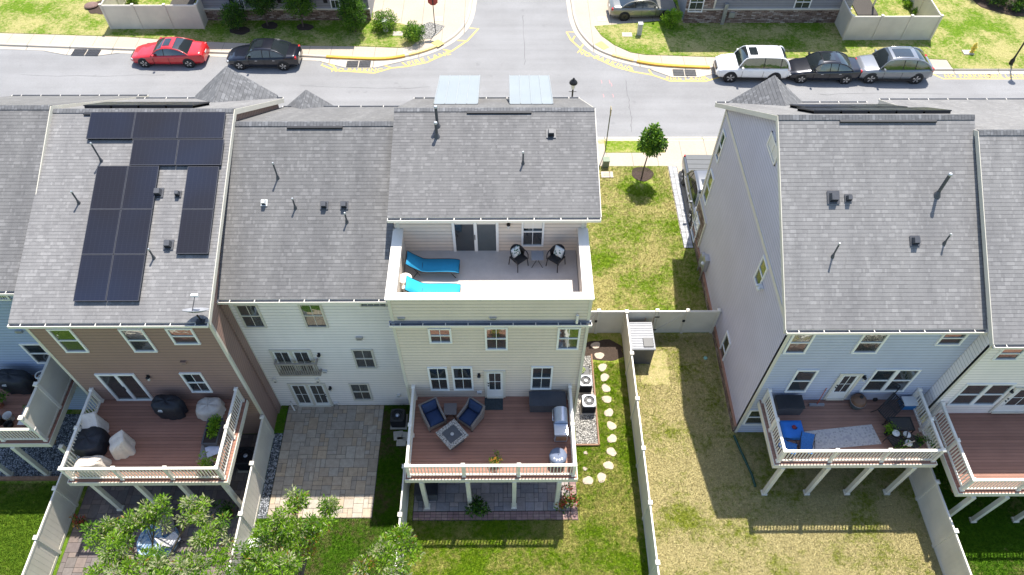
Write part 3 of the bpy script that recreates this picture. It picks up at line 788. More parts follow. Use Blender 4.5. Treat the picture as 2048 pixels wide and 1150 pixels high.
# ---- blue house at far left
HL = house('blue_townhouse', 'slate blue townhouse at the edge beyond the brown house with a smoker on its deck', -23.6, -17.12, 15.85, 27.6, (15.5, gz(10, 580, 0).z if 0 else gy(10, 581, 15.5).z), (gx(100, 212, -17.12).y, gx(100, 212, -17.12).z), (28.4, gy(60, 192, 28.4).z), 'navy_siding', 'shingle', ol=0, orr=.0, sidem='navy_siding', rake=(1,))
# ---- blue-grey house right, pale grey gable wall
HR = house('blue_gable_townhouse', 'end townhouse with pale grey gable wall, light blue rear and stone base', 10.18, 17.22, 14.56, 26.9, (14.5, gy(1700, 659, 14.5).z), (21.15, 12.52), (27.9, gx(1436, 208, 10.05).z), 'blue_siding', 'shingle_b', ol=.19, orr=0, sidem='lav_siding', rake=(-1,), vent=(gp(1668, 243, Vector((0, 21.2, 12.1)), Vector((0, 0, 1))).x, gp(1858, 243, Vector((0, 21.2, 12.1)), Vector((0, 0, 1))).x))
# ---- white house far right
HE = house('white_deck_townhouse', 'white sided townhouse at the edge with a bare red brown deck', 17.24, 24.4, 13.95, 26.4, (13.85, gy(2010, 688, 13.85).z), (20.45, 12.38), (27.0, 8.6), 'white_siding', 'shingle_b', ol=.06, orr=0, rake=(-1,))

# ---- cream house in the middle with its roof terrace
CY, LY = 14.78, 18.05            # rear wall, loft wall
CX0, CX1 = -4.14, 2.94
ZG = gy(985, 650, CY-.1).z; TF = ZG+.13; PT = gy(985, 599, CY).z-.07
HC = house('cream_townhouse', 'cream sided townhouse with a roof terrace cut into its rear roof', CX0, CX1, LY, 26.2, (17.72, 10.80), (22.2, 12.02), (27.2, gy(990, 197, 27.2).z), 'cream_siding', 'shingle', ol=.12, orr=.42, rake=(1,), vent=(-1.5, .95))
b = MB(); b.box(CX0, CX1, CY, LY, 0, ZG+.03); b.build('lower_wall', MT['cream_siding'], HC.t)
b = MB(); b.box(CX0+.3, CX1-.3, CY+.28, LY-.002, ZG+.03, TF); b.build('terrace_floor', MT['terrace'], HC.t)
b = MB()
b.box(CX0, CX1, CY+.06, CY+.28, ZG+.03, PT); b.box(CX0, CX0+.28, CY+.28, LY-.004, ZG+.03, PT); b.box(CX1-.28, CX1, CY+.28, LY-.004, ZG+.03, PT)
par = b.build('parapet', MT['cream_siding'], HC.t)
b = MB(); b.box(CX0-.06, CX1+.06, CY, CY+.31, PT, PT+.07); b.box(CX0-.06, CX0+.32, CY+.31, LY-.006, PT, PT+.07); b.box(CX1-.32, CX1+.06, CY+.31, LY-.006, PT, PT+.07)
b.build('coping', MT['white'], par)
gutter(HC.t, CX0-.08, CX1+.1, CY-.001, ZG, n=9)
b = MB(); b.box(CX0-.08, CX1+.08, CY-.002, CY+.06, ZG-.02, ZG+.05); b.build('ledge_flashing', MT['gutter_in'], HC.t)
for u in (803, 986):
    p = gy(u, 638, CY+.04); b = MB(); b.box(p.x-.13, p.x+.13, CY-.02, CY+.07, ZG+.2, ZG+.28, 0); b.box(p.x-.10, p.x+.10, CY-.022, CY-.018, ZG+.21, ZG+.24, 1); b.build('overflow_scupper', [MT['metal'], MT['black']], HC.t)
b = MB(); b.tube([(CX1-.45, CY-.03, ZG+.48), (CX1-.45, CY-.05, ZG+.03)], .05, 0, 8); b.build('downspout', MT['white'], HC.t)
b = MB(); b.box(CX1-.10, CX1+.0, CY-.10, CY-.023, 0, ZG-.12); b.build('downspout', MT['trim'], HC.t)
corner(HC, CX1, CY, ZG-.02, dx=-1); corner(HC, CX0+.02, CY, ZG-.02, dx=1)
corner(HC, CX1, CY+.06, PT, dx=-1, z0=ZG+.06); corner(HC, CX0+.02, CY+.06, PT, dx=1, z0=ZG+.06)
corner(HC, CX1-.1, LY, 10.8, dx=-1, z0=TF); corner(HC, CX0+.1, LY, 10.8, dx=1, z0=TF)
for r in ((854.8, 656.9, 905.1, 686.1), (968.8, 655.3, 1015.8, 699.4), (1116.2, 655.3, 1156.6, 698.6)): wpx(HC.t, CY, *r)
for r in ((854, 735, 899.7, 780.5), (902.3, 734.4, 947.9, 780), (1062.7, 733.6, 1102.6, 778.2)): wpx(HC.t, CY, *r)
door(HC.t, CY, 967.5, 741.7, 1011.3, 793.8)
slider(HC.t, LY, 904, 460, 998, 508.5, ztop=10.48, blind=.3)
p, q = gy(1042.6, 480, LY-.03), gy(1086.6, 492.3, LY-.03); window(HC.t, REAR(LY), p.x, q.x, q.z, q.z+1.65, blind=.8)
def walllight(H, u, v, y, s=1.0):
    p = gy(u, v, y-.08); b = MB(); b.box(p.x-.05, p.x+.05, y-.03, y, p.z-.02, p.z+.16, 0); b.lathe([(.03, .12), (.075, .1), (.075, .07), (.05, .06)], (p.x, y-.10, p.z), 0, 10); b.lathe([(.045, .06), (.055, -.08), (.02, -.1)], (p.x, y-.10, p.z), 1, 10); b.bar((p.x, y-.02, p.z+.11), (p.x, y-.10, p.z+.11), .03, .03)
    return b.build('wall_light', [MT['black'], MT['ceramic']], H.t)
walllight(HC, 1017, 452, LY); walllight(HC, 958, 754, CY)
def wallbox(H, u, v, y, w=.2, h=.14, d=.09, m='ceramic', name='wall_vent'):
    p = gy(u, v, y-d/2); b = MB(); b.box(p.x-w/2, p.x+w/2, y-d, y, p.z-h/2, p.z+h/2, 0); b.box(p.x-w*.36, p.x+w*.36, y-d-.004, y-d, p.z-h*.38, p.z-h*.1, 1)
    return b.build(name, [MT[m], MT['resin_dark']], H.t)
wallbox(HC, 959, 785, CY)
# front dormers with standing seam roofs
for (TLu, TRu, BRu, BLu) in ((877, 959, 956, 867), (1020, 1100, 1107, 1019)):
    B = [gp(u, 209, HC.pf, HC.nf) for u in (BLu, BRu)]
    T = [gz(u, 151, B[0].z-1.05) for u in (TLu, TRu)]
    x0, x1 = B[0].x, B[1].x; yb, zb = B[0].y, B[0].z+.03; yt, zt = T[0].y, T[0].z
    b = MB(); b.prism([(x0, yb, zb), (x1, yb, zb), (x1+.0, yt, zt), (x0, yt, zt)], (0, 0, -.08), 0)
    for k in range(5):
        x = x0+.02+(x1-x0-.04)*k/4; b.bar((x, yb, zb+.015), (x, yt, zt+.015), .018, .035, 1)
    d = b.build('dormer', [MT['seam'], MT['metal']], HC.roof)
    b = MB(); b.box(x0+.1, x1-.1, yb+.8, yt-.25, zt-2.0, zt-.06); b.build('dormer_wall', MT['cream_siding'], HC.roof)
pipe(HC, (875, 252), (873, 214), .055); pipe(HC, (874, 273), (873, 246), .055); pipe(HC, (1046, 327), (1046, 305)); boxvent(HC, (1102, 268), .24)

# details on the brown house
for r in ((90.9, 658, 179.4, 704.2), (234.6, 658, 316.2, 703.6), (328.7, 657, 402.4, 688.4), (357.4, 746.2, 426.2, 784.2)): wpx(HB.t, 14.6, *r, grid=(1, 0) if r[0] == 357.4 else (0, 0))
slider(HB.t, 14.6, 188.3, 748.2, 308.9, 800)
walllight(HB, 297, 757, 14.6); wallbox(HB, 367, 725, 14.6, m='brown_siding')
corner(HB, -10.48, 14.6, 9.2, dx=-1); corner(HB, -17.09, 14.6, 9.2, dx=1)
b = MB(); b.box(-10.46, -10.40, 15.6, 15.99, 0, 8.4); b.build('downspout', MT['brown_siding'], HB.t)
pipe(HB, (203, 322), (197, 287)); pipe(HB, (158, 406), (153, 384)); pipe(HB, (308, 516), (302, 499))
boxvent(HB, (318, 386), .24); boxvent(HB, (357, 389), .16); boxvent(HB, (338, 490), .24)
# white house
for r in ((466.5, 608.5, 534.7, 655), (594.4, 607.5, 657.7, 654.8), (701.5, 698.8, 754.6, 735.8), (696.6, 767, 746.5, 799.9)): wpx(HW.t, 16.0, *r, mat='trim')
wpx(HW.t, 16.0, 718.5, 604.8, 775, 612.9, sash=False, grid=(3, 0), mat='trim', wide=.05)
door(HW.t, 16.0, 573.7, 767, 667.4, 812.5, twin=True, glass=(.12, .88, .14, .95))
door(HW.t, 16.0, 537.1, 699.8, 640.6, 750, twin=True, glass=(.12, .88, .12, .95), step=False)
walllight(HW, 638.2, 713, 16.0); walllight(HW, 660.8, 779, 16.0); wallbox(HW, 718.5, 676.7, 16.0, .26, .16, .1, 'metal'); wallbox(HW, 649.6, 742.7, 16.0)
for u in (550, 635): wallbox(HW, u, 760.7, 16.0, .13, .3, .1, 'white', 'bracket_cover')
wallbox(HW, 672, 806, 16.0, .2, .12); wallbox(HW, 797, 791, 16.0, .16, .16, .1)
MT['railwood'] = pm('weathered_rail', (.33, .29, .24), .7, .12, 6)
p, q = gy(549, 729, 15.72), gy(641, 752, 15.72)
b = MB(); zt, zb = p.z, q.z; x0, x1 = gy(549, 728, 15.72).x, gy(641, 750, 15.72).x
b.bar((x0, 15.72, zt), (x1, 15.72, zt), .07, .09); b.bar((x0, 15.72, zb+.1), (x1, 15.72, zb+.1), .06, .07)
for i in range(19): x = x0+(x1-x0)*i/18; b.bar((x, 15.72, zb+.05), (x, 15.72, zt), .032, .032)
for x in (x0, x1): b.bar((x, 15.72, zt), (x, 16.0, zt), .07, .08); b.bar((x, 15.72, zb+.1), (x, 16.0, zb+.1), .06, .07)
b.box(x0, x1, 15.72, 16.0, zb-.02, zb+.03); b.build('balcony_rail', MT['railwood'], HW.t)
corner(HW, -10.38, 16.0, 8.6, dx=-1, w=.05); 
b = MB(); b.tube([(-9.85, 15.94, .45), (-9.85, 15.9, .2), (-9.7, 15.7, .06)], .04, 0, 8); b.build('downspout', MT['white'], HW.t)
b = MB(); b.box(-4.30, -4.20, 15.9, 15.978, 0, 8.5); b.build('downspout', MT['cream_siding'], HW.t)
pipe(HW, (556, 356), (552, 327)); pipe(HW, (591, 416), (586, 398)); pipe(HW, (694, 444), (691, 427))
boxvent(HW, (529, 406), .16, 'ceramic'); boxvent(HW, (649, 411), .2); boxvent(HW, (689, 411), .2)
# blue house at the left edge
wpx(HL.t, 15.85, 37, 687.7, 117.3, 726.4, grid=(0, 0)); wpx(HL.t, 15.85, -20, 585, 23, 600, sash=False, grid=(3, 0))
wallbox(HL, 38, 663, 15.85, .26, .14, .1, 'metal')
# right house: rear
for r in ((1588.9, 664.2, 1609.4, 706.8), (1731, 663.8, 1752.3, 706), (1891.8, 663, 1919, 690), (1595.2, 740.1, 1610.2, 783.9)): wpx(HR.t, 14.56, *r, grid=(0, 0))
wpx(HR.t, 14.56, 1753.4, 739, 1805.8, 782.8, grid=(0, 0), twin=True)
door(HR.t, 14.56, 1682.4, 747.2, 1689.8, 797.7)
walllight(HR, 1728, 758, 14.56)
p, q = gy(1501, 820, 14.53), gy(1524, 849, 14.53); window(HR.t, REAR(14.56), p.x, p.x+1.1, q.z, p.z, grid=(0, 0))
corner(HR, 10.2, 14.56, 8.1, dx=1, w=.11)
# right house: gable wall
for r in ((1447, 257, 1435, 327), (1422, 337, 1411, 412), (1527.5, 509, 1515.5, 582), (1454.5, 661, 1440.5, 733)): wpx_side(HR.t, 10.18, *r, grid=(0, 0))
p = gx(1547, 300, 10.16); m = MB(); F = LEFT(10.18); p1, p2 = gx(1544, 262, 10.15), gx(1548, 332, 10.15)
y0, y1, z0, z1 = p2.y, p1.y, p2.z, p1.z
y0, y1 = min(y0, y1), max(y0, y1)
lbox(m, F, y0, y1, z0, z0+.08, -.01, .06); lbox(m, F, y0, y1, z1-.08, z1, -.01, .06); lbox(m, F, y0, y0+.08, z0, z1, -.01, .055); lbox(m, F, y1-.08, y1, z0, z1, -.01, .055); lbox(m, F, (y0+y1)/2-.03, (y0+y1)/2+.03, z0, z1, -.01, .05)
for i in range(9): z = z0+.1+(z1-z0-.2)*i/9; lbox(m, F, y0+.08, y1-.08, z, z+.06, -.01, .03)
m.build('gable_vent', MT['white'], HR.t)
za, zb2 = gx(1570, 611, 10.16), gx(1452, 250, 10.16)
m = MB(); zz = 7.98; lbox(m, F, 14.56, 26.9, zz, zz+.2, -.01, .03); m.build('trim_band', MT['trim'], HR.t)
m = MB(); lbox(m, F, 26.78, 26.9, 0, zz, -.01, .032); m.build('corner_trim', MT['trim'], HR.t)
# stone at the front of the gable wall and the low stone course
pA, pB = gx(1397, 383, 10.15), gx(1416, 438, 10.15); zs = pA.z
ys = gx(1391, 510, 10.15).y
m = MB(); lbox(m, F, ys, 26.75, .55, zs, -.01, .06, 0); lbox(m, F, 14.6, 26.77, 0, .5, -.01, .07, 0); lbox(m, F, 14.6, 26.78, .5, .57, -.01, .10, 1)
lbox(m, F, ys-.1, ys, .57, zs+.08, -.01, .075, 2); lbox(m, F, ys, 26.75, zs, zs+.08, -.01, .075, 2)
m.build('stone_veneer', [MT['stone_y'], MT['brickcap'], MT['trim']], HR.t)
p, q = gx(1396, 428, 10.1), gx(1388, 486, 10.1); window(HR.t, ((10.12, 0, 0), (0, 1, 0), (-1, 0, 0)), q.y-.0, q.y+.95, q.z, q.z+1.5, grid=(0, 0))
p = gx(1401, 548, 10.0); b = MB(); b.box(9.95, 10.17, p.y-.2, p.y+.25, .9, 1.75, 0); b.box(10.0, 10.17, p.y+.4, p.y+.75, .5, 1.3, 0); b.tube([(10.02, p.y-.05, 0), (10.02, p.y-.05, .9)], .04, 0, 8); b.tube([(10.02, p.y+.6, 0), (10.02, p.y+.6, .5)], .03, 0, 8); b.lathe([(.10, 0), (.10, .07), (.02, .09)], (9.93, p.y, 1.3), 1, 12); b.build('utility_meter', [MT['metal'], MT['ceramic']], HR.t)
p = gx(1520, 578, 10.05); b = MB(); b.lathe([(.02, .1), (.07, .08), (.09, 0), (.03, -.05)], (10.0, p.y, p.z), 0, 10); b.lathe([(.02, .08), (.06, .06), (.07, 0), (.03, -.05)], (10.0, p.y+.2, p.z-.05), 0, 10); b.box(10.02, 10.17, p.y-.03, p.y+.23, p.z, p.z+.06, 0); b.build('floodlight', MT['ceramic'], HR.t)
pipe(HR, (1874, 389), (1887, 349), .06); pipe(HR, (1888, 487), (1893, 469)); pipe(HR, (1665, 513), (1671, 488), m='resin_dark')
boxvent(HR, (1666, 395), .3); boxvent(HR, (1696, 397), .18); boxvent(HR, (1829, 482), .24)
b = MB(); b.tube([(10.12, 14.35, .1), (10.3, 13.6, .05), (10.55, 12.6, .04), (10.6, 12.0, .04)], .055, 0, 10); tag(b.build('drain_hose', pm('green_hose', (.01, .05, .035), .5)), 'dark green corrugated drain hose lying on the dry grass at the house corner', 'drain hose')
# far right white house
wpx(HE.t, 13.95, 2008, 695, 2032, 720, grid=(0, 0))
wpx(HE.t, 13.95, 1935, 768, 1987, 810, grid=(0, 0), twin=True)
door(HE.t, 13.95, 2032, 775, 2050, 824)
walllight(HE, 2021, 785, 13.95)
corner(HE, 17.26, 13.95, 8.1, dx=1)

# front cross gables whose tips show over the ridges
def cross(H, apex, y_front, halfw, drop, lean=0):
    a = gy(apex[0], apex[1], y_front); yb = H.ridge[0]+(H.ridge[1]-a.z)/((H.ridge[1]-H.ef[1])/(H.ef[0]-H.ridge[0]))
    b = MB(); za = a.z
    for s in (-1, 1):
        b.prism([(a.x, yb-.1, za), (a.x, y_front, za), (a.x+s*halfw, y_front, za-drop), (a.x+s*halfw, yb-.1, za-drop)], (0, 0, -.1), 0)
    b.prism([(a.x, y_front-.35, za-.12), (a.x-halfw, y_front-.35, za-drop-.12), (a.x+halfw, y_front-.35, za-drop-.12)], (0, -.2, 0), 1)
    g = b.build('cross_gable', [MT['shingle_side'], MT['trim']], H.roof)
    w = MB(); w.box(a.x-halfw+.3, a.x+halfw-.3, H.yf, y_front-.36, 0, za-drop-.1); w.build('front_bay', MT['stone'], H.t)
cross(HB, (452, 132), 27.6, 1.9, 1.6); cross(HW, (612, 179), 27.9, 1.6, 1.35); cross(HR, (1549, 150), 28.0, 1.75, 1.5)

# ---- houses over the street
def far_house(name, label, u0, u1, v, depth, zt, wallm, basez, win, brick_extra=None):
    p, q = gz(u0, v), gz(u1, v); y = (p.y+q.y)/2; t = thing(name, label, 'house', ((p.x+q.x)/2, y, 0))
    b = MB(); b.box(p.x, q.x, y, y+depth, 0, zt); b.build('wall', MT[wallm], t)
    b = MB(); b.box(p.x-.03, q.x+.03, y-.08, y, 0, basez, 0); b.box(p.x-.05, q.x+.05, y-.13, y, basez, basez+.1, 1); b.build('stone_base', [MT['stone'], MT['trim']], t)
    b = MB(); xa, xb = p.x-.3, q.x+.3; ym = y+depth/2
    b.prism([(xa, y-.35, zt-.02), (xa, ym, zt+2.4), (xa, y+depth+.35, zt-.02), (xa, ym, zt+2.2)], (xb-xa, 0, 0)); b.build('roof', MT['shingle'], t)
    for (ua, va, ub, vb) in win:
        a, c = gy(ua, va, y-.05), gy(ub, vb, y-.05); window(t, REAR(y), a.x, c.x, c.z, c.z+1.5, grid=(1, 0))
    return t, y, p.x, q.x
FL, fy, _, _ = far_house('grey_corner_house', 'grey sided house over the street with shutters and stone base behind shrubs', 408, 742, 40, 9, 7.0, 'grey_siding', .85, [(475, 0, 492, 19), (659, 0, 682, 20)])
for u in (466, 500, 562, 580, 653, 688):
    p = gy(u, 14, fy-.03); b = MB(); b.box(p.x-.14, p.x+.14, fy-.04, fy, 1.35, 2.9); b.build('shutter', MT['black'], FL)
FR, fy2, fx0, fx1 = far_house('stone_corner_house', 'dark grey sided house over the street with stone base behind parked cars', 1366, 1690, 45, 9, 7.2, 'grey_siding', 1.05, [(1592, 0, 1616, 24)])
b = MB(); b.box(fx0-.04, gz(1418, 45).x, fy2-.1, fy2, 1.16, 7.0, 0); b.box(gz(1418, 45).x, gz(1418, 45).x+.12, fy2-.11, fy2, 1.16, 7, 1); b.build('stone_pier', [MT['stone'], MT['trim']], FR)
a, c = gy(1380, 0, fy2-.12), gy(1404, 24, fy2-.12); window(FR, REAR(fy2-.1), a.x, c.x, c.z, c.z+1.5)
p = gz(1443, 47); b = MB(); b.box(p.x-.12, p.x+.12, fy2-.3, fy2-.13, 0, 1.6); b.box(p.x+.35, p.x+.75, fy2-.2, fy2-.09, .5, .9); b.build('utility_meter', MT['metal'], FR)

# ================================================================== DECKS
def deck(name, label, x0, x1, yf, yw, z, posts, left=True, right=True, mat='deck', wall_left=None, mids=2, privacy=None):
    t = thing(name, label, 'deck', ((x0+x1)/2, yf, 0)); lip = .17; RH = .95
    L, Rr, Ff = x0-(lip if left else 0), x1+(lip if right else 0), yf-lip
    b = MB(); b.box(L+.03, Rr-.03, Ff+.03, yw-.005, z-.04, z); b.build('deck_floor', MT[mat], t)
    b = MB(); h = .27
    b.box(L, Rr, Ff, Ff+.03, z-h, z+.003); 
    b.box(L, L+.03, Ff+.03, yw-.03, z-h, z+.003); b.box(Rr-.03, Rr, Ff+.03, yw-.03, z-h, z+.003)
    b.build('rim_board', MT['cream'], t)
    b = MB()
    for y in np.arange(Ff+.5, yw, .6): b.box(L+.03, Rr-.03, y, y+.05, z-.26, z-.045)
    b.box(L+.05, Rr-.05, yf+.05, yf+.2, z-.42, z-.261); b.build('joists', MT['wood'], t)
    for (px, py) in posts:
        b = MB(); s = .085
        b.box(px-s, px+s, py-s, py+s, .12, z-.26); b.box(px-s-.035, px+s+.035, py-s-.035, py+s+.035, 0, .10); b.cbox((px, py, .115), (2*s+.05, 2*s+.05, .03)); b.build('support_post', MT['cream'], t, bevel=.008)
    def rail(a, c, nmid, ends):
        a, c = Vector(a), Vector(c); d = c-a; Ln = d.length; d.normalize(); b = MB()
        b.bar(a+Vector((0, 0, RH-.01)), c+Vector((0, 0, RH-.01)), .10, .07); b.bar(a+Vector((0, 0, RH-.075)), c+Vector((0, 0, RH-.075)), .05, .06)
        b.bar(a+Vector((0, 0, .11)), c+Vector((0, 0, .11)), .055, .07)
        n = int(Ln/.128)
        for i in range(1, n):
            p = a+d*(Ln*i/n); b.bar(p+Vector((0, 0, .11)), p+Vector((0, 0, RH-.08)), .034, .034)
        r = b.build('railing', MT['white'], t)
        for i in range(nmid+2):
            if i == 0 and not ends[0] or i == nmid+1 and not ends[1]: continue
            p = a+d*(Ln*i/(nmid+1)); m = MB(); m.cbox(p+Vector((0, 0, RH/2+.01)), (.115, .115, RH+.02)); m.cbox(p+Vector((0, 0, RH+.045)), (.155, .155, .05)); m.cbox(p+Vector((0, 0, RH+.085)), (.15, .15, .03), 0, None, .4); m.cbox(p+Vector((0, 0, .04)), (.15, .15, .08)); m.build('rail_post', MT['white'], r)
    rail((x0, yf, z), (x1, yf, z), mids, (True, True))
    if left: rail((x0, yf, z), (x0, yw-.08, z), 1, (False, True))
    if right and not privacy: rail((x1, yf, z), (x1, yw-.08, z), 1, (False, True))
    if privacy:
        m = MB(); m.box(x1-.02, x1+.02, yf, yw-.05, z+.12, z+1.75); m.box(x1-.05, x1+.05, yf, yw-.05, z+1.75, z+1.83); m.box(x1-.05, x1+.05, yf, yw-.05, z+.05, z+.12); r = m.build('privacy_screen', MT['tan'], t)
        for i in range(3):
            y = yf+(yw-.1-yf)*i/2; m = MB(); m.cbox((x1, y, z+.95), (.13, .13, 1.9)); m.cbox((x1, y, z+1.93), (.17, .17, .06)); m.build('screen_post', MT['white'], r)
    return t
def railx(pl, pr, z): a, c = gz(*pl, z+.95), gz(*pr, z+.95); return a.x, c.x, (a.y+c.y)/2
C_DZ = 3.0
x0, x1, yf = railx((813, 933), (1150, 929), C_DZ)
deck('raised_deck', 'red brown deck behind the cream house with navy chairs, fire table and grill', x0, x1, yf, CY, C_DZ, [(gz(u, 1014).x, 11.2) for u in (855, 941, 1028, 1112)])
B_DZ = 3.2
x0, x1, yf = railx((121, 940), (433, 934), B_DZ)
deck('raised_deck', 'red brown deck behind the brown house crowded with beige and black covered furniture', x0, x1, yf, 14.6, B_DZ, [(-16.2, 11.2), (-14.5, 11.2), (-12.8, 11.2), (-11.1, 11.2)])
R_DZ = 3.0
x0, x1, yf = railx((1570, 904), (1886, 899), R_DZ)
deck('raised_deck', 'brown deck behind the light blue wall with a pale runner rug and patio clutter', x0, x1, yf, 14.56, R_DZ, [(gz(u, 986).x, 11.72) for u in (1527, 1612, 1692, 1772)], mat='deck_b')
E_DZ = 2.95
yf = gz(1945, 960, E_DZ+.95).y
deck('raised_deck', 'empty red brown deck with white railing behind the white house on the edge', gz(1948, 962, E_DZ+.95).x, 24.0, yf, 13.95, E_DZ, [(gz(1880, 1037).x, 10.5), (gz(1945, 1044).x, 10.5), (gz(2030, 1044).x, 10.5)], mat='deck')
L_DZ = 3.1
deck('raised_deck', 'red brown deck with tall privacy screen and covered smoker behind the slate blue house', -23.4, -18.38, 12.85, 15.85, L_DZ, [(gz(95, 955).x, 12.7), (gz(20, 955).x, 12.7), (-17.9, 12.7)], left=False, privacy=True)

# ================================================================== FENCES
def fence(label, p0, p1, h=1.83, n=3, m='tan', gates=(), ends=(True, True), group=None, caps='white'):
    a, c = Vector((p0[0], p0[1], 0)), Vector((p1[0], p1[1], 0)); d = c-a; L = d.length; d.normalize()
    t = thing('vinyl_fence', label, 'fence', a, 0, group); nrm = Vector((-d.y, d.x, 0)); ang = math.atan2(d.y, d.x); R = Matrix.Rotation(ang, 3, 'Z')
    for i in range(n+1):
        if (i == 0 and not ends[0]) or (i == n and not ends[1]): continue
        p = a+d*(L*i/n); b = MB(); b.cbox(p+Vector((0, 0, h/2+.02)), (.127, .127, h+.04), 0, R); b.cbox(p+Vector((0, 0, h+.06)), (.17, .17, .05), 1, R); b.cbox(p+Vector((0, 0, h+.1)), (.16, .16, .04), 1, R, .3); b.build('post', [MT[m], MT[caps]], t)
    for i in range(n):
        q = a+d*(L*(i+.5)/n); w = L/n-.13; b = MB()
        b.cbox(q+Vector((0, 0, h/2)), (w, .035, h-.2), 0, R); b.cbox(q+Vector((0, 0, h-.05)), (w, .06, .10), 1, R); b.cbox(q+Vector((0, 0, .1)), (w, .06, .14), 0, R)
        k = int(w/.2)
        for j in range(1, k): b.cbox(q+d*(-w/2+w*j/k)+Vector((0, 0, h/2)), (.012, .042, h-.25), 0, R)
        g = b.build('gate' if i in gates else 'panel', [MT[m], MT[caps]], t)
        if i in gates:
            m2 = MB(); s = -nrm if nrm.y > 0 else nrm
            for (e0, e1) in (((-w/2+.05, .2), (w/2-.05, h-.2)), ((-w/2+.04, .1), (-w/2+.04, h-.1)), ((w/2-.04, .1), (w/2-.04, h-.1))):
                m2.bar(q+d*e0[0]+s*.04+Vector((0, 0, e0[1])), q+d*e1[0]+s*.04+Vector((0, 0, e1[1])), .05, .05)
            m2.build('brace', MT[m], g)
            m2 = MB(); 
            for zz in (.35, h-.4): m2.cbox(q+d*(-w/2-.02)+s*.07+Vector((0, 0, zz)), (.22, .03, .07), 0, R)
            m2.cbox(q+d*(w/2-.02)+s*.07+Vector((0, 0, h*.6)), (.12, .04, .16), 0, R); m2.build('hinge_set', MT['black'], g)
    return t
fence('long tan vinyl fence between the stepping stone yard and the dry yard', (FX, 19.9), (FX-.02, 6.0), n=6, m='cream')
fence('tan vinyl fence with a gate joining the cream house to the long fence', (3.05, 19.95), (FX, 19.95), n=2, gates=(0,), ends=(True, False), m='cream')
fence('tan vinyl fence with a braced gate reaching the pale grey gable wall', (FX, 19.95), (10.05, 19.95), n=3, gates=(1,), ends=(False, True), m='cream')
fence('tan vinyl fence below the clutter deck running away from the light blue house', (gz(1700, 1000).x if 0 else 17.35, 13.4), (17.35, 3.5), n=5)
fence('tan vinyl fence between the brown house patio and the grey paved patio', (-10.46, 14.45), (-10.46, 4.0), n=5)
fence('tan vinyl fence left of the dark patio under the leafy branches', (-18.1, 13.3), (-18.1, 3.5), n=5)
fence('slim pale vinyl fence at the left side of the cream house patio', (-4.22, 12.2), (-4.22, 4.2), n=4, m='cream')
# walled bin yards of the far houses
def yard(labels, fl, fr, bl_, depth, n):
    a, c = gz(*fl), gz(*fr); y = (a.y+c.y)/2
    fence(labels[0], (a.x, y), (c.x, y), 1.85, n)
    fence(labels[1], (a.x, y+.14), (a.x-.05, y+depth), 1.85, 2, ends=(False, True)); fence(labels[2], (c.x, y+.14), (c.x, y+depth), 1.85, 2, ends=(False, True))
yard(('front run of the tan fence round the upper left garden yard', 'left return of the tan fence round the upper left garden yard', 'shaded right return of the tan fence round the upper left garden yard'), (225, 56), (408, 60), None, 4.5, 3)
yard(('front run of the tan fence with gate round the upper right garden yard', 'shaded left return of the tan fence round the upper right garden yard', 'right return of the tan fence round the upper right garden yard'), (1685, 78), (1860, 82), None, 5.5, 3)
# ================================================================== SOLAR PANELS
def solar_mat():
    t = NT('solar_cells'); uv = t.n('TexCoord').outputs['UV']; x, y, z = t.xyz(t.pos(True))
    c = t.ramp(t.noise(t.pos(), .25, 2), [(.38, (.014, .014, .020)), (.62, (.014, .018, .034))])
    fx = t.math('FRACT', t.math('DIVIDE', x, .165)); fy = t.math('FRACT', t.math('DIVIDE', y, .0825))
    ln = t.math('MAXIMUM', t.math('LESS_THAN', fx, .07), t.math('LESS_THAN', fy, .10))
    c = t.mix(t.math('MULTIPLY', ln, .16), c, (.06, .065, .085))
    return t.set(c, .4, spec=.22)
MT['solar'] = solar_mat()
def panel(label, H, p, wid, hei, rear=True, group='solar panels on the roofs'):
    n = H.n if rear else H.nf
    o = thing('solar_panel', label, 'solar panel', p, 0, group)
    a = math.atan2(-n.y, n.z); o.rotation_euler = (a, 0, 0)
    b = MB(); w, h = wid/2, hei/2
    b.box(-w+.02, w-.02, -h+.02, h-.02, .10, .133); o2 = b.build('cell_sheet', MT['solar']); o2.parent = o
    b = MB()
    for (x0, x1, y0, y1) in ((-w, w, -h, -h+.02), (-w, w, h-.02, h), (-w, -w+.02, -h+.02, h-.02), (w-.02, w, -h+.02, h-.02)): b.box(x0, x1, y0, y1, .095, .138)
    f = b.build('panel_frame', MT['frame_grey'] if rear else MT['dark']); f.parent = o
    
    for y0 in (-h+.01, h-.04): b = MB(); b.box(-w+.03, w-.03, y0, y0+.03, .0, .094); f = b.build('mounting_rail', MT['black']); f.parent = o
    return o
MT['frame_grey'] = pm('panel_frame_grey', (.08, .08, .09), .4, .1, 5, metal=.4)
def pgrid(H, us, vs, lab):
    P = lambda u, v: gp(u, v, H.p+H.n*.12, H.n)
    return P
def slope_grid(H, tl, tr, bl, nr, nc, labels):
    o = H.p+H.n*.12; TL, TR, BL = gp(*tl, o, H.n), gp(*tr, o, H.n), gp(*bl, o, H.n)
    W = abs(TR.x-TL.x); up = Vector((0, H.n.z, -H.n.y)); S = (TL-BL).dot(up)
    x0 = (TL.x+BL.x)/2
    for r in range(nr):
        for c in range(nc):
            ctr = Vector((x0+W*(c+.5)/nc, 0, 0)); s = -S*(r+.5)/nr
            q = TL+up*s; ctr.y, ctr.z = q.y, q.z
            panel(labels[r*nc+c], H, ctr-H.n*.12, W/nc-.015, S/nr-.015)
slope_grid(HB, (182, 224), (452, 224), (172, 278), 1, 3, ['dark solar panel at the left end of the topmost row of three', 'dark blue solar panel in the middle of the topmost row of three', 'dark solar panel at the right end of the topmost row of three'])
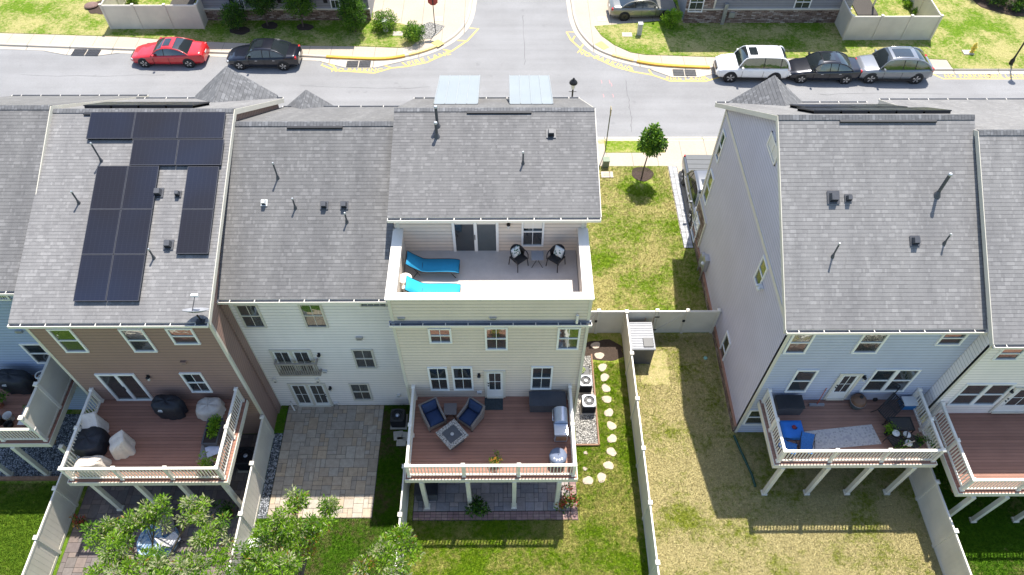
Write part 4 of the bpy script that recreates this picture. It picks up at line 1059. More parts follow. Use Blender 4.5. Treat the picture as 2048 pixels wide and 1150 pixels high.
slope_grid(HB, (267, 279), (449, 279), (258, 331), 1, 2, ['wide solar panel in the second row down, the left of two', 'wide solar panel in the second row down, the right of two'])
slope_grid(HB, (193, 332), (317, 332), (148, 603), 3, 2, ['upright solar panel at the upper left of the block of six', 'upright solar panel at the upper right of the block of six', 'upright solar panel at the middle left of the block of six', 'upright solar panel at the middle right of the block of six', 'upright solar panel at the lower left of the block of six', 'upright solar panel at the lower right of the block of six'])
slope_grid(HB, (375, 333), (438, 333), (352, 508), 2, 1, ['upper of the two stacked solar panels beside the white house roof', 'lower of the two stacked solar panels beside the white house roof'])
def front_row(H, x0, y, n, w, h, lab, tilt=0):
    for i in range(n):
        p = Vector((x0+w*(i+.5), y, H.zr(y)))
        panel(lab % ('first', 'second', 'third', 'fourth', 'fifth', 'sixth')[i], H, p, w-.02, h, rear=False)
front_row(HB, -16.2, 23.15, 4, 1.05, 1.7, 'edge-on solar panel just over the brown house ridge, %s from the end')
xr = gp(1520, 222, HR.pf, HR.nf).x
front_row(HR, 11.6, 22.5, 5, 1.05, 1.7, 'grey glinting solar panel beyond the right ridge, near row, %s from the gable')
front_row(HR, 12.1, 24.25, 4, 1.05, 1.7, 'grey glinting solar panel beyond the right ridge, far row, %s from the gable')
# dish on the brown house eave
p = gp(402, 640, HB.p, HB.n)
t = thing('satellite_dish', 'grey satellite dish on a bracket at the brown house eave corner', 'satellite dish', p)
b = MB(); b.tube([p, p+Vector((0, -.05, .35))], .03, 0, 8); b.cbox(p, (.3, .3, .03)); b.build('mast', MT['dark'], t)
R = Matrix.Rotation(math.radians(-44), 3, 'X'); c = p+Vector((0, -.03, .5)); b = MB()
vs = []; ns = 24
for j in range(6):
    r = .44*j/5
    for k in range(ns): a = 2*PI*k/ns; vs.append(c+R@Vector((r*math.cos(a), r*math.sin(a)*.78, .55*r*r)))
b.add(vs, [(j*ns+k, j*ns+(k+1) % ns, (j+1)*ns+(k+1) % ns, (j+1)*ns+k) for j in range(5) for k in range(ns)], 0, True)
d = b.build('reflector', pm('dish_grey', (.27, .275, .29), .5), t); md = d.modifiers.new('thick', 'SOLIDIFY'); md.thickness = .015
b = MB(); b.tube([c+R@Vector((0, -.3, .04)), c+R@Vector((0, .0, .55))], .015, 0, 6); b.cbox(c+R@Vector((0, 0, .58)), (.24, .09, .09), 1); b.build('feed_arm', [MT['dark'], MT['ceramic']], t)

# ================================================================== CARS
def interp(tab, x):
    for (a, p), (b, q) in zip(tab, tab[1:]):
        if x <= b:
            k = (x-a)/(b-a) if b > a else 0; k = k*k*(3-2*k)*.5+k*.5; return p+(q-p)*k
    return tab[-1][1]
MT['tyre'] = pm('tyre_rubber', (.013, .013, .014), .8, .15, 20)
MT['rim'] = pm('alloy_rim', (.52, .52, .53), .3, .1, 10, metal=.8)
MT['rim_dark'] = pm('dark_alloy_rim', (.05, .05, .055), .35, .1, 10, metal=.6)
MT['carglass'] = glass_mat('car_glass', (.012, .016, .018), .09)
MT['lampglass'] = pm('lamp_glass', (.62, .64, .66), .12, .1, 8, spec=.8)
MT['redlamp'] = pm('red_lamp', (.45, .012, .012), .2, .15, 8, spec=.6)
MT['chrome'] = pm('chrome', (.6, .6, .62), .15, .05, 8, metal=.9)
def paint(n, c, metal=.2): return pm(n, c, .28, .03, 1.0, metal=metal, coat=.9)
KINDS_ = {
 'coupe': dict(top=[(0, .50), (.03, .62), (.12, .74), (.30, .88), (.36, .92), (.60, .94), (.84, .98), (.95, .97), (.99, .86), (1, .6)],
   wid=[(0, .62), (.05, .80), (.16, .93), (.3, .98), (.5, 1), (.8, .98), (.94, .88), (1, .72)], cab=(.31, .47, .62, .82), bottom=.2),
 'sedan': dict(top=[(0, .50), (.03, .63), (.12, .76), (.27, .88), (.33, .93), (.6, .97), (.84, 1.0), (.95, .98), (.99, .84), (1, .6)],
   wid=[(0, .62), (.05, .82), (.14, .93), (.3, .98), (.5, 1), (.8, .98), (.94, .88), (1, .74)], cab=(.29, .43, .66, .86), bottom=.2),
 'suv': dict(top=[(0, .62), (.025, .86), (.10, 1.0), (.24, 1.06), (.30, 1.09), (.6, 1.10), (.93, 1.12), (.985, 1.06), (1, .7)],
   wid=[(0, .72), (.04, .88), (.12, .97), (.3, 1), (.7, 1), (.93, .96), (1, .84)], cab=(.27, .385, .86, .975), bottom=.28),
 'crossover': dict(top=[(0, .60), (.025, .80), (.10, .95), (.24, 1.03), (.30, 1.06), (.6, 1.08), (.9, 1.12), (.985, 1.06), (1, .7)],
   wid=[(0, .66), (.04, .86), (.12, .96), (.3, 1), (.7, 1), (.93, .93), (1, .78)], cab=(.26, .40, .74, .955), bottom=.26),
 'pickup': dict(top=[(0, .72), (.02, .98), (.08, 1.10), (.20, 1.15), (.24, 1.17), (.45, 1.18), (.62, 1.18), (.985, 1.20), (1, .9)],
   wid=[(0, .78), (.03, .92), (.1, .98), (.3, 1), (.7, 1), (.96, .98), (1, .92)], cab=(.215, .34, .62, .70), bottom=.34),
}
def car(label, kind, L, W, H, col, loc, heading, cat='car', roofpanel=None, rim='rim', wb=(.19, .79), wr=.335, group=None, roofcol=None, rails=False, cladding=False):
    K = KINDS_[kind]; t = thing({'suv': 'off_road_car', 'pickup': 'pickup_truck'}.get(kind, 'parked_car'), label, cat, (0, 0, 0), 0, group)
    X = lambda f: L*(.5-f); hw = W/2; N = 44
    prof = [(0, 0), (.72, 0), (.93, .07), (.985, .25), (1.0, .52), (.985, .74), (.945, .88), (.86, .955), (.62, .99), (0, 1.0)]
    b = MB(); vs = []; k = len(prof)*2-2
    for i in range(N+1):
        f = (1-math.cos(PI*i/N))/2; zt = interp(K['top'], f); w = hw*interp(K['wid'], f); zb = K['bottom']+(.08 if f < .03 or f > .97 else 0)
        ring = [(w*a, zb+(zt-zb)*c) for a, c in prof]; ring += [(-y, z) for y, z in ring[-2:0:-1]]
        vs += [(X(f), y, z) for y, z in ring]
    b.add(vs, [(i*k+j, i*k+(j+1) % k, (i+1)*k+(j+1) % k, (i+1)*k+j) for i in range(N) for j in range(k)], 0, True)
    b.add(vs[:k], [tuple(range(k))], 0); b.add(vs[-k:], [tuple(range(k))[::-1]], 0)
    # roof skin with pillars
    c0, c1, c2, c3 = K['cab']; tz = lambda f: interp(K['top'], f)
    wB, wR = hw*.90, hw*.70
    def sec(f):
        if f < c1: q = (f-c0)/(c1-c0)
        elif f > c2: q = (c3-f)/(c3-c2)
        else: q = 1
        q = max(0, min(1, q)); e = math.sin(q*PI/2)**.9 if q < 1 else 1
        crown = .05*(1-((f-(c1+c2)/2)/((c2-c1)/2+.02))**2) if c1 <= f <= c2 else 0
        zb = tz(f)-.03; zt = zb+(H-.05-zb)*e+crown; wr = wB+(wR-wB)*e
        return zb, zt, wB*(1-.04*(1-e)), wr
    def pt(f, s, v):          # v: 0 belt, 1 cant rail
        zb, zt, w0, w1 = sec(f); return Vector((X(f), s*(w0+(w1-w0)*v**1.2), zb+(zt-.05-zb)*v))
    fs = [c1+(c2-c1)*i/8 for i in range(9)]; rv = []
    for f in fs:
        zb, zt, w0, w1 = sec(f)
        rv += [(X(f), y*w1, zt-d) for y, d in ((-1.0, .06), (-.97, .02), (-.75, .0), (0, -.015), (.75, .0), (.97, .02), (1.0, .06))]
    b.add(rv, [(i*7+j, i*7+j+1, (i+1)*7+j+1, (i+1)*7+j) for i in range(8) for j in range(6)], 1 if roofcol else 0, True)
    for s in (-1, 1):
        A = [pt(c0+(c1-c0)*i/4, s, 1.0) for i in range(5)]; A[0] = pt(c0, s, 0)
        b.tube(A, .035, 0, 6); C = [pt(c2+(c3-c2)*i/4, s, 1.0) for i in range(5)]
        b.tube(C, .045 if kind in ('sedan', 'coupe') else .06, 0, 6)
        b.tube([pt(f, s, 1.0) for f in fs], .03, 0, 6)
        for f in ((c0+c2)/2+.03, ) if kind == 'coupe' else ((c1+c2)/2-.01, c2-.02):
            b.tube([pt(f, s, 0), pt(f, s, 1)], .028, 2, 6)
    body = b.build('body', [col, roofcol or col, MT['black']], t)
    # glass
    def strip(name, f0, f1):
        g = MB(); v = []
        for i in range(6):
            f = f0+(f1-f0)*i/5; zb, zt, w0, w1 = sec(f)
            v += [(X(f), y*w1*.97, zt-.012-d) for y, d in ((-1, .03), (-.6, .0), (0, -.01), (.6, .0), (1, .03))]
        g.add(v, [(i*5+j, i*5+j+1, (i+1)*5+j+1, (i+1)*5+j) for i in range(5) for j in range(4)], 0, True); return g.build(name, MT['carglass'], t)
    strip('windscreen', c0+.004, c1); strip('rear_window', c2, c3-.004)
    for s in (-1, 1):
        g = MB(); v = []; F = [c0+.02+(c3-c0-.04)*i/14 for i in range(15)]
        for f in F: v += [pt(f, s, 0), pt(f, s, .5), pt(f, s, 1.0)]
        g.add(v, [(i*3+j, i*3+j+1, (i+1)*3+j+1, (i+1)*3+j) for i in range(14) for j in range(2)], 0, True); g.build('side_window', MT['carglass'], t)
    # wheels
    for f in wb:
        for s in (-1, 1):
            w = hw*interp(K['wid'], f); cx = X(f); a = MB()
            ax = lambda pr, yy, m, nn=22: None
            def disc(prof2, m):
                v = []; n = 22
                for r, y in prof2:
                    for q in range(n): an = 2*PI*q/n; v.append((cx+r*math.cos(an), s*y, wr+r*math.sin(an)))
                a.add(v, [(i*n+q, i*n+(q+1) % n, (i+1)*n+(q+1) % n, (i+1)*n+q) for i in range(len(prof2)-1) for q in range(n)], m, True)
                a.add(v[-n:], [tuple(range(n))], m)
            disc([(wr*1.17, w-.2), (wr*1.17, w-.004), (wr*1.1, w+.012)], 0); a.build('wheel_arch', MT['black'], body); a = MB()
            disc([(wr*.9, w-.2), (wr, w-.17), (wr, w+.0), (wr*.93, w+.022), (wr*.70, w+.026)], 0)
            wl = a.build('wheel', MT['tyre'], t); a = MB()
            disc([(wr*.70, w+.024), (wr*.66, w+.03), (wr*.60, w+.028)], 0)
            for q in range(5):
                an = 2*PI*q/5+.3; d = Vector((math.cos(an), 0, math.sin(an)))
                for off in (-.12, .12):
                    an2 = an+off; d2 = Vector((math.cos(an2), 0, math.sin(an2))); o = Vector((cx, s*(w+.034), wr)); a.bar(o+d*.02, o+d2*wr*.64, .035, .014, 1, up=(0, 1, 0))
            a.lathe([(.0, 0), (.05, 0)], (cx, s*(w+.04), wr), 1, 8)
            a.build('rim', [MT['black'] if rim == 'rim' else MT['rim_dark'], MT[rim]], wl)
    # lamps, grille, plate, mirrors
    zt = tz(.03)
    for s in (-1, 1):
        w = hw*interp(K['wid'], .05)
        m = MB(); R = Matrix.Rotation(s*math.radians(28), 3, 'Z'); m.cbox((X(.045), s*w*.74, zt-.10), (.18, .32, .10), 0, Matrix.Rotation(-s*math.radians(32), 3, 'Z')); m.build('headlight', MT['lampglass'], t, bevel=.03)
        zr = tz(.96)-.13; w = hw*interp(K['wid'], .96); m = MB(); m.cbox((X(.966), s*w*.80, zr), (.14, .26, .16 if kind in ('sedan', 'coupe') else .26), 0, Matrix.Rotation(s*math.radians(24), 3, 'Z')); m.build('tail_light', MT['redlamp'], t, bevel=.03)
        f = c0+.05; m = MB(); zb = tz(f); m.cbox((X(f), s*(hw*.98+.08), zb+.06), (.13, .2, .14), 0); m.build('mirror', col, t, bevel=.03)
        m = MB()
        for f in ((.38, .62) if kind != 'coupe' else (.55,)):
            m.cbox((X(f+.06), s*(hw*1.0-.0), tz(f)*.80), (.16, .03, .03), 0)
        for f in (.335, (c1+c2)/2+.0) if kind != 'pickup' else (.25, .42):
            m.cbox((X(f), s*(hw*.992), tz(f)*.56), (.012, .03, tz(f)*.5), 1)
        m.build('door_trim', [MT['chrome'] if kind == 'sedan' else col, MT['black']], body)
        if cladding:
            m = MB(); m.cbox((0, s*(hw*.99), K['bottom']+.06), (L*.44, .05, .13)); m.build('sill', MT['black'], body)
    m = MB(); m.cbox((X(.012), 0, zt-.17), (.14, W*.42, .16)); m.cbox((X(.012), 0, K['bottom']+.1), (.14, W*.56, .10)); m.build('grille', MT['black'], body)
    m = MB(); m.cbox((X(.992), 0, tz(.96)-.28), (.07, .34, .14)); m.build('number_plate', MT['ceramic'], body)
    if roofpanel:
        m = MB(); f0, f1 = roofpanel; v = []
        for f in [f0+(f1-f0)*i/8 for i in range(9)]:
            zb, z1, w0, w1 = sec(f); v += [(X(f), y*w1*.62, z1+.026-abs(y)*.008) for y in (-1, 0, 1)]
        m.add(v, [(i*3+j, i*3+j+1, i*3+j+4, i*3+j+3) for i in range(8) for j in range(2)], 0); m.build('sunroof', MT['carglass'], t)
    if rails:
        for s in (-1, 1):
            m = MB(); m.tube([(X(c1+.03), s*wR*.86, H+.0), (X(c1+.05), s*wR*.86, H+.05), (X(c2-.05), s*wR*.86, H+.05), (X(c2-.02), s*wR*.86, H+.0)], .02, 0, 6); m.build('roof_rail', MT['chrome'] if rails == 2 else MT['black'], t)
    if kind == 'pickup':
        m = MB(); m.box(X(.975), X(.715), -hw*.84, hw*.84, 1.17, 1.215); 
        for q in range(3): m.cbox((X(.76+.07*q), 0, 1.22), (.02, hw*1.66, .012), 1)
        m.build('bed_cover', [pm('bed_vinyl', (.09, .095, .10), .6, .06, 4), MT['black']], t, bevel=.02)
    t.location = loc; t.rotation_euler = (0, 0, heading); return t
def park(label, kind, L, W, H, col, u0, u1, wv, heading=PI, **k):
    """u0,u1: picture span of the car, wv: row where the near wheels touch the road"""
    y = gz((u0+u1)/2, wv, ZR).y + W/2; zc = ZR+.7
    a = gy(u0, wv-15, y); xa = gz(u0, wv-12, zc).x; xb = gz(u1, wv-12, zc).x
    return car(label, kind, L, W, H, col, ((xa+xb)/2, y, ZR), heading, **k)
RED = paint('red_paint', (.48, .014, .018), .0); BLK = paint('black_paint', (.008, .009, .016), .3); WHT = paint('white_paint', (.74, .74, .74), .0)
GRY = paint('grey_paint', (.20, .21, .225), .4); GLD = paint('warm_grey_paint', (.23, .225, .20), .5); SLV = paint('silver_grey_paint', (.16, .165, .175), .5)
G = 'cars parked along the street'
park('bright red two-door coupe with sunroof parked by the kerb', 'coupe', 4.95, 1.84, 1.36, RED, 252, 402, 136, roofpanel=(.48, .57), group=G)
park('black sedan with long sunroof parked behind the red coupe', 'sedan', 4.85, 1.83, 1.45, BLK, 448, 591, 141, math.radians(179), roofpanel=(.44, .53), group=G)
park('white off-road car with black roof glass parked by the kerb', 'suv', 4.75, 1.90, 1.80, WHT, 1443, 1579, 166, math.radians(178.5), cat='car', roofpanel=(.41, .52), rim='rim', wr=.39, rails=True, cladding=True, group=G)
park('black sedan parked between the white car and the grey crossover', 'sedan', 4.85, 1.84, 1.46, BLK, 1587, 1725, 168, math.radians(179), roofpanel=(.44, .6), group=G)
park('metallic grey crossover at the end of the row of three', 'crossover', 4.95, 1.96, 1.72, GRY, 1725, 1868, 168, math.radians(179), roofpanel=(.44, .68), rails=2, wr=.385, cladding=True, group=G)
p0 = gz(1250, 42); q0 = gz(1220, 22, .7)
car('warm grey sedan with black roof on the far driveway', 'sedan', 4.85, 1.84, 1.42, GLD, (q0.x+2.42, gz(1270, 41).y+.92, .0), math.radians(3), rim='rim_dark', roofcol=BLK, group=G)
a = gz(1357, 350); c = gz(1408, 308, 1.2)
car('silver grey pickup truck with covered bed on the driveway by the gable wall', 'pickup', 5.3, 1.94, 1.82, SLV, (a.x+1.0, c.y-2.62, .014), math.radians(-91), cat='truck', wr=.40, roofpanel=(.40, .48), wb=(.19, .79), group='vehicles on driveways')

# ================================================================== SMALL THINGS
def soft(b, c, d, m=0, rot=None, n=3, puff=.25):       # pillow-like block
    vs = []; N = 7; idx = {}
    for i in range(N):
        for j in range(N):
            for s in (-1, 1):
                x, y = i/(N-1)*2-1, j/(N-1)*2-1
                e = (1-abs(x)**3.2)*(1-abs(y)**3.2); h = (1-puff)+puff*e if 0 < i < N-1 and 0 < j < N-1 else .35
                p = Vector((x*d[0]/2*(1-.02*(1-h)), y*d[1]/2*(1-.02*(1-h)), s*d[2]/2*h))
                if rot: p = rot @ p
                idx[i, j, s] = len(vs); vs.append(p+Vector(c))
    fs = []
    for i in range(N-1):
        for j in range(N-1):
            for s in (-1, 1): fs.append((idx[i, j, s], idx[i+1, j, s], idx[i+1, j+1, s], idx[i, j+1, s]))
    for i in range(N-1):
        for (p, q) in (((i, 0), (i+1, 0)), ((i, N-1), (i+1, N-1)), ((0, i), (0, i+1)), ((N-1, i), (N-1, i+1))): fs.append((idx[p+(-1,)], idx[q+(-1,)], idx[q+(1,)], idx[p+(1,)]))
    b.add(vs, fs, m, True); return b
def rotz(a): return Matrix.Rotation(a, 3, 'Z')
def rotx(a): return Matrix.Rotation(a, 3, 'X')
def roty(a): return Matrix.Rotation(a, 3, 'Y')
TZ = TF
# sun loungers on the terrace (x: foot end positive)
def lounger(label, loc, rz, col):
    t = thing('sun_lounger', label, 'sun lounger', (0, 0, 0), 0, 'blue sling loungers on the roof terrace')
    b = MB(); v = []
    pr = [(-.96, .80), (-.80, .64), (-.62, .50), (-.42, .36), (-.2, .335), (.2, .35), (.55, .36), (.8, .34), (.95, .29)]
    for x, z in pr: v += [(x, -.31, z), (x, 0, z-.02), (x, .31, z)]
    b.add(v, [(i*3+j, i*3+j+1, (i+1)*3+j+1, (i+1)*3+j) for i in range(len(pr)-1) for j in range(2)], 0, True); s = b.build('sling', col, t); q = s.modifiers.new('thick', 'SOLIDIFY'); q.thickness = .012
    b = MB()
    for y in (-.32, .32): b.tube([(x, y, z) for x, z in pr], .018, 0, 6)
    for x, z in (pr[0], pr[3], pr[-1]): b.tube([(x, -.32, z-.01), (x, .32, z-.01)], .014, 0, 6)
    b.build('side_frame', MT['black'], t)
    for x0, x1, z in ((-.55, -.75, .34), (.62, .82, .34)):
        for y in (-.3, .3): b = MB(); b.tube([(x0, y, z), (x1, y, 0.01)], .016, 0, 6); b.build('leg', MT['black'], t)
    b = MB(); b.tube([(-.72, -.3, .56), (-.5, -.3, .12)], .012, 0, 6); b.tube([(-.72, .3, .56), (-.5, .3, .12)], .012, 0, 6); b.build('back_prop', MT['black'], t)
    t.location = loc; t.rotation_euler = (0, 0, rz); return t
SLING_LIT = pm('sling_blue_lit', (.02, .36, .50), .75, .05, 5, .003)  # lighter copy of the blue sling, sunlight put into its colour
p = gz(868, 536, TZ+.2); lounger('blue sling sun lounger in the shade of the terrace', (p.x, p.y, TZ), math.radians(-1), MT['turq'])
p = gz(868, 586, TZ+.2); lounger('blue sling sun lounger in full sun by the terrace parapet', (p.x, p.y, TZ), math.radians(-1), SLING_LIT)
p = gz(814, 577, TZ); t = thing('round_table', 'small white round table between the two terrace loungers', 'side table', p)
b = MB(); b.lathe([(.05, .60), (.24, .60), (.25, .615), (.24, .63), (.05, .63)], p, 0, 24); b.build('table_top', MT['white'], t)
b = MB(); b.tube([p, p+Vector((0, 0, .6))], .02, 0, 8); b.build('pedestal', MT['white'], t)
b = MB(); b.lathe([(.19, 0), (.2, .02), (.19, .03), (.17, .03)], p, 0, 24); b.bar(p+Vector((-.18, 0, .015)), p+Vector((.18, 0, .015)), .03, .02); b.build('foot_ring', MT['white'], t)
def barrel_chair(label, loc, rz):        # faces +x
    t = thing('wicker_chair', label, 'chair', (0, 0, 0), 0, 'black wicker chairs on the roof terrace')
    b = MB(); soft(b, (0.02, 0, .42), (.5, .5, .07)); b.build('seat', MT['blackwicker'], t)
    b = MB(); v = []; n = 13
    for i in range(n):
        a = math.radians(80+200*i/(n-1)); k = math.sin(PI*i/(n-1))
        for z, r in ((.42, .25), (.60+.02*k, .275), (.62+.26*k, .30)): v.append((r*math.cos(a), r*math.sin(a)*1.02, z))
    b.add(v, [(i*3+j, i*3+j+1, (i+1)*3+j+1, (i+1)*3+j) for i in range(n-1) for j in range(2)], 0, True); s = b.build('backrest', MT['blackwicker'], t); q = s.modifiers.new('thick', 'SOLIDIFY'); q.thickness = .02
    for y in (-1, 1):
        b = MB(); b.tube([(-.05, y*.29, .66), (.12, y*.30, .65), (.24, y*.28, .60), (.27, y*.26, .4)], .02, 0, 8); b.build('armrest', MT['black'], t)
        for x in (-.2, .25): b = MB(); b.tube([(x, y*.23, .42), (x*1.15, y*.26, 0)], .018, 0, 6); b.build('leg', MT['black'], t)
    t.location = loc; t.rotation_euler = (0, 0, rz); return t
def leaf_cloth():
    t = NT('leaf_print_cloth'); v = t.n('TexVoronoi'); t.l(t.pos(True), v.inputs['Vector']); v.inputs['Scale'].default_value = 11
    w = t.math('LESS_THAN', v.outputs['Distance'], .42); nz = t.noise(t.pos(True), 22, 3)
    c = t.mix(t.math('MULTIPLY', w, t.math('GREATER_THAN', nz, .42)), (.62, .64, .60), (.01, .09, .05))
    return t.set(c, .85)
MT['leafcloth'] = leaf_cloth()
def cushion(label, c, d, rot, m, name='cushion', cat='cushion'):
    b = MB(); soft(b, (0, 0, 0), d, 0, rot, puff=.5); o = b.build(name, m); o.location = c; tag(o, label, cat); return o
for (u, v, rz, l, pl) in ((1036, 529, -50, 'black wicker chair under the terrace window', 'leaf print pillow on the wicker chair nearer the sliding door'), (1112, 529, -128, 'black wicker chair in the terrace corner', 'leaf print pillow on the wicker chair in the terrace corner')):
    p = gz(u, v, TZ); r = math.radians(rz); barrel_chair(l, p, r)
    d = Vector((math.cos(r), math.sin(r), 0)); cushion(pl, p-d*.14+Vector((0, 0, .62)), (.40, .40, .14), rotz(r)@roty(math.radians(68)), MT['leafcloth'])
def glass_table(label, p, s, h, m='plastic_gray', topm=None):
    t = thing('side_table', label, 'side table', p); b = MB(); b.box(p.x-s, p.x+s, p.y-s, p.y+s, p.z+h-.02, p.z+h); b.build('table_top', topm or MT[m], t, bevel=.012)
    for (i, j) in ((-1, -1), (1, -1), (1, 1), (-1, 1)):
        b = MB(); b.tube([p+Vector((i*s*.12, j*s*.12, h*.45)), p+Vector((i*s*.85, j*s*.85, h-.02))], .013, 0, 6); b.tube([p+Vector((i*s*.12, j*s*.12, h*.45)), p+Vector((i*s*.9, j*s*.9, 0))], .013, 0, 6); b.build('leg', MT['dark'], t)
    return t
glass_table('small grey square table between the two terrace wicker chairs', gz(1074, 527, TZ), .23, .48)

# ---- cream house deck
def club_chair(label, loc, rz):             # faces -y before turning
    t = thing('club_chair', label, 'chair', (0, 0, 0), 0, 'navy cushioned wicker chairs on the cream house deck')
    b = MB(); b.box(-.36, .36, -.38, .36, .12, .30); b.build('seat_base', MT['wicker'], t, bevel=.02)
    for s in (-1, 1):
        b = MB(); b.prism([(s*.40, -.40, .10), (s*.40, -.40, .52), (s*.40, .22, .62), (s*.40, .44, .86), (s*.40, .40, .10)], (-s*.08, 0, 0)); b.build('armrest', MT['wicker'], t, bevel=.02)
    b = MB(); b.prism([(-.40, .32, .14), (-.40, .40, .14), (-.40, .52, .88), (-.40, .45, .90)], (.80, 0, 0)); b.build('backrest', MT['wicker'], t, bevel=.015)
    b = MB(); soft(b, (0, -.04, .37), (.63, .66, .16), puff=.3); b.build('seat_cushion', MT['navy'], t)
    b = MB(); soft(b, (0, .33, .66), (.62, .52, .15), 0, rotx(math.radians(75)), puff=.4); b.build('back_cushion', MT['navy'], t)
    for x in (-.36, .36):
        for y in (-.36, .36): b = MB(); b.cbox((x, y, .06), (.05, .05, .12)); b.build('leg', MT['dark'], t)
    t.location = loc; t.rotation_euler = (0, 0, rz); return t
p = gz(868, 838, C_DZ+.15); club_chair('wicker chair with navy cushions by the left rail of the deck', (p.x, p.y, C_DZ), math.radians(28))
p = gz(941, 837, C_DZ+.15); club_chair('wicker chair with navy cushions turned with its back to the door', (p.x, p.y, C_DZ), math.radians(-36))
glass_table('small brown square table between the two navy cushioned chairs', gz(902, 829, C_DZ), .26, .5, topm=pm('bronze_mesh', (.13, .11, .105), .6, .3, 40))
p = gz(906, 880, C_DZ); t = thing('fire_table', 'square fire table with stone rim and dark centre on the deck', 'fire table', (0, 0, 0))
b = MB(); b.box(-.33, .33, -.33, .33, .0, .50); b.build('cabinet', MT['resin_dark'], t, bevel=.02)
b = MB(); 
for (x0, x1, y0, y1) in ((-.47, .47, -.47, -.30), (-.47, .47, .30, .47), (-.47, -.30, -.30, .30), (.30, .47, -.30, .30)): b.box(x0, x1, y0, y1, .50, .56)
def speck(name, a, b_, sc): t_ = NT(name); return t_.set(t_.ramp(t_.noise(t_.pos(True), sc, 3, .7), [(.42, a), (.58, b_)]), .7)
b.build('stone_rim', speck('speckled_stone', (.13, .11, .10), (.46, .42, .36), 18), t, bevel=.006)
b = MB(); b.box(-.30, .30, -.30, .30, .50, .545); b.lathe([(.07, .545), (.07, .56), (.05, .56)], (0, 0, 0), 1, 16); b.build('burner_lid', [MT['resin_dark'], MT['metal']], t)
t.location = p; t.rotation_euler = (0, 0, math.radians(40))
p, q = gz(969, 820, C_DZ), gz(1006, 796, C_DZ)
tag(MB().box(p.x, q.x, p.y, q.y, C_DZ+.003, C_DZ+.018).build('doormat', pm('doormat_fibre', (.035, .045, .05), .95, .4, 25, .01)), 'dark grey doormat in front of the cream house deck door', 'doormat')
p, q = gz(1058, 826, C_DZ), gz(1130, 812, C_DZ); t = thing('storage_bench', 'long charcoal slatted storage box against the cream house wall', 'storage box', ((p.x+q.x)/2, CY-.4, C_DZ))
x0, x1, y1 = p.x, q.x, CY-.12; y0 = p.y; h = .62
b = MB(); b.box(x0+.03, x1-.03, y0+.03, y1, C_DZ, C_DZ+h-.06)
for i in range(14): x = x0+.07+(x1-x0-.14)*i/13; b.box(x-.025, x+.025, y0+.018, y0+.03, C_DZ+.04, C_DZ+h-.08)
b.build('body', MT['resin_dark'], t)
b = MB(); n = 22
b.box(x0, x1, y0, y1+.02, C_DZ+h-.06, C_DZ+h)
for i in range(n): x = x0+(x1-x0)*(i+.5)/n; b.box(x-.026, x+.026, y0+.02, y1, C_DZ+h, C_DZ+h+.012)
b.build('lid', pm('charcoal_lid', (.06, .063, .075), .45, .15, 4), t)
p = gz(1121, 868, C_DZ); p.x -= .0; t = thing('gas_grill', 'stainless gas grill with hood by the right deck rail', 'grill', (0, 0, 0))
b = MB(); b.box(-.26, .26, -.55, .45, .06, .66); b.build('cabinet', MT['steel'], t, bevel=.015)
b = MB(); v = []
for i in range(9):
    a = PI*i/8; v += [(.27*math.cos(a), -.12, .82+.24*math.sin(a)), (.27*math.cos(a), .52, .82+.24*math.sin(a))]
b.add(v, [(2*i, 2*i+1, 2*i+3, 2*i+2) for i in range(8)], 0, True); b.add(v[0::2], [tuple(range(9))]); b.add(v[1::2], [tuple(range(9))]); b.box(-.27, .27, -.12, .52, .66, .815); b.build('hood', MT['steel'], t)
b = MB(); b.tube([(-.29, -.05, .88), (-.33, -.05, .92), (-.33, .45, .92), (-.29, .45, .88)], .014, 0, 8); b.build('handle', MT['chrome'], t)
b = MB(); b.box(-.28, .26, -.62, -.13, .78, .815); b.build('side_shelf', MT['steel'], t, bevel=.01)
b = MB(); b.box(-.275, -.26, -.52, -.16, .35, .62); b.box(-.20, .22, -.57, -.55, .2, .55); b.build('drawer', MT['wood'], t)
for i in range(4): b = MB(); b.tube([(-.26, .0+.13*i, .72), (-.31, .0+.13*i, .72)], .022, 0, 8); b.build('knob', MT['black'], t)
for x in (-.2, .2):
    for y in (-.48, .4): b = MB(); b.tube([(x-.02, y, .04), (x+.02, y, .04)], .04, 0, 10); b.build('wheel', MT['tyre'], t)
t.location = (gz(1121, 868, C_DZ).x-.02, p.y+.18, C_DZ)
p = gz(1115, 922, C_DZ); t = thing('covered_stool', 'round thing under a blue grey cover with pale gathered front', 'covered object', p)
b = MB(); n = 28; v = []
prof = [(.30, .02), (.33, .15), (.335, .35), (.35, .44), (.34, .50), (.28, .545), (.15, .57), (.02, .58)]
for r, z in prof:
    for k in range(n): a = 2*PI*k/n; rr = r*(1+.03*math.sin(a*9)*(1 if z < .5 else .3)); v.append(p+Vector((rr*math.cos(a), rr*math.sin(a), z)))
fs = [(i*n+k, i*n+(k+1) % n, (i+1)*n+(k+1) % n, (i+1)*n+k) for i in range(len(prof)-1) for k in range(n)]
b.add(v, fs, 0, True); b.build('cover', MT['greycover'], t)
b = MB(); R = random.Random(4); v = []
for i in range(6):
    for k in range(15): a = math.radians(-150+120*k/14); r = .345-.035*i+(.02*math.sin(k*2.1+i) ); v.append(p+Vector((r*math.cos(a), r*math.sin(a), [.30, .42, .50, .555, .57, .585][i]+.02*math.sin(k*1.7))))
b.add(v, [(i*15+k, i*15+k+1, (i+1)*15+k+1, (i+1)*15+k) for i in range(5) for k in range(14)], 0, True); b.build('pale_flap', MT['palecover'], t)

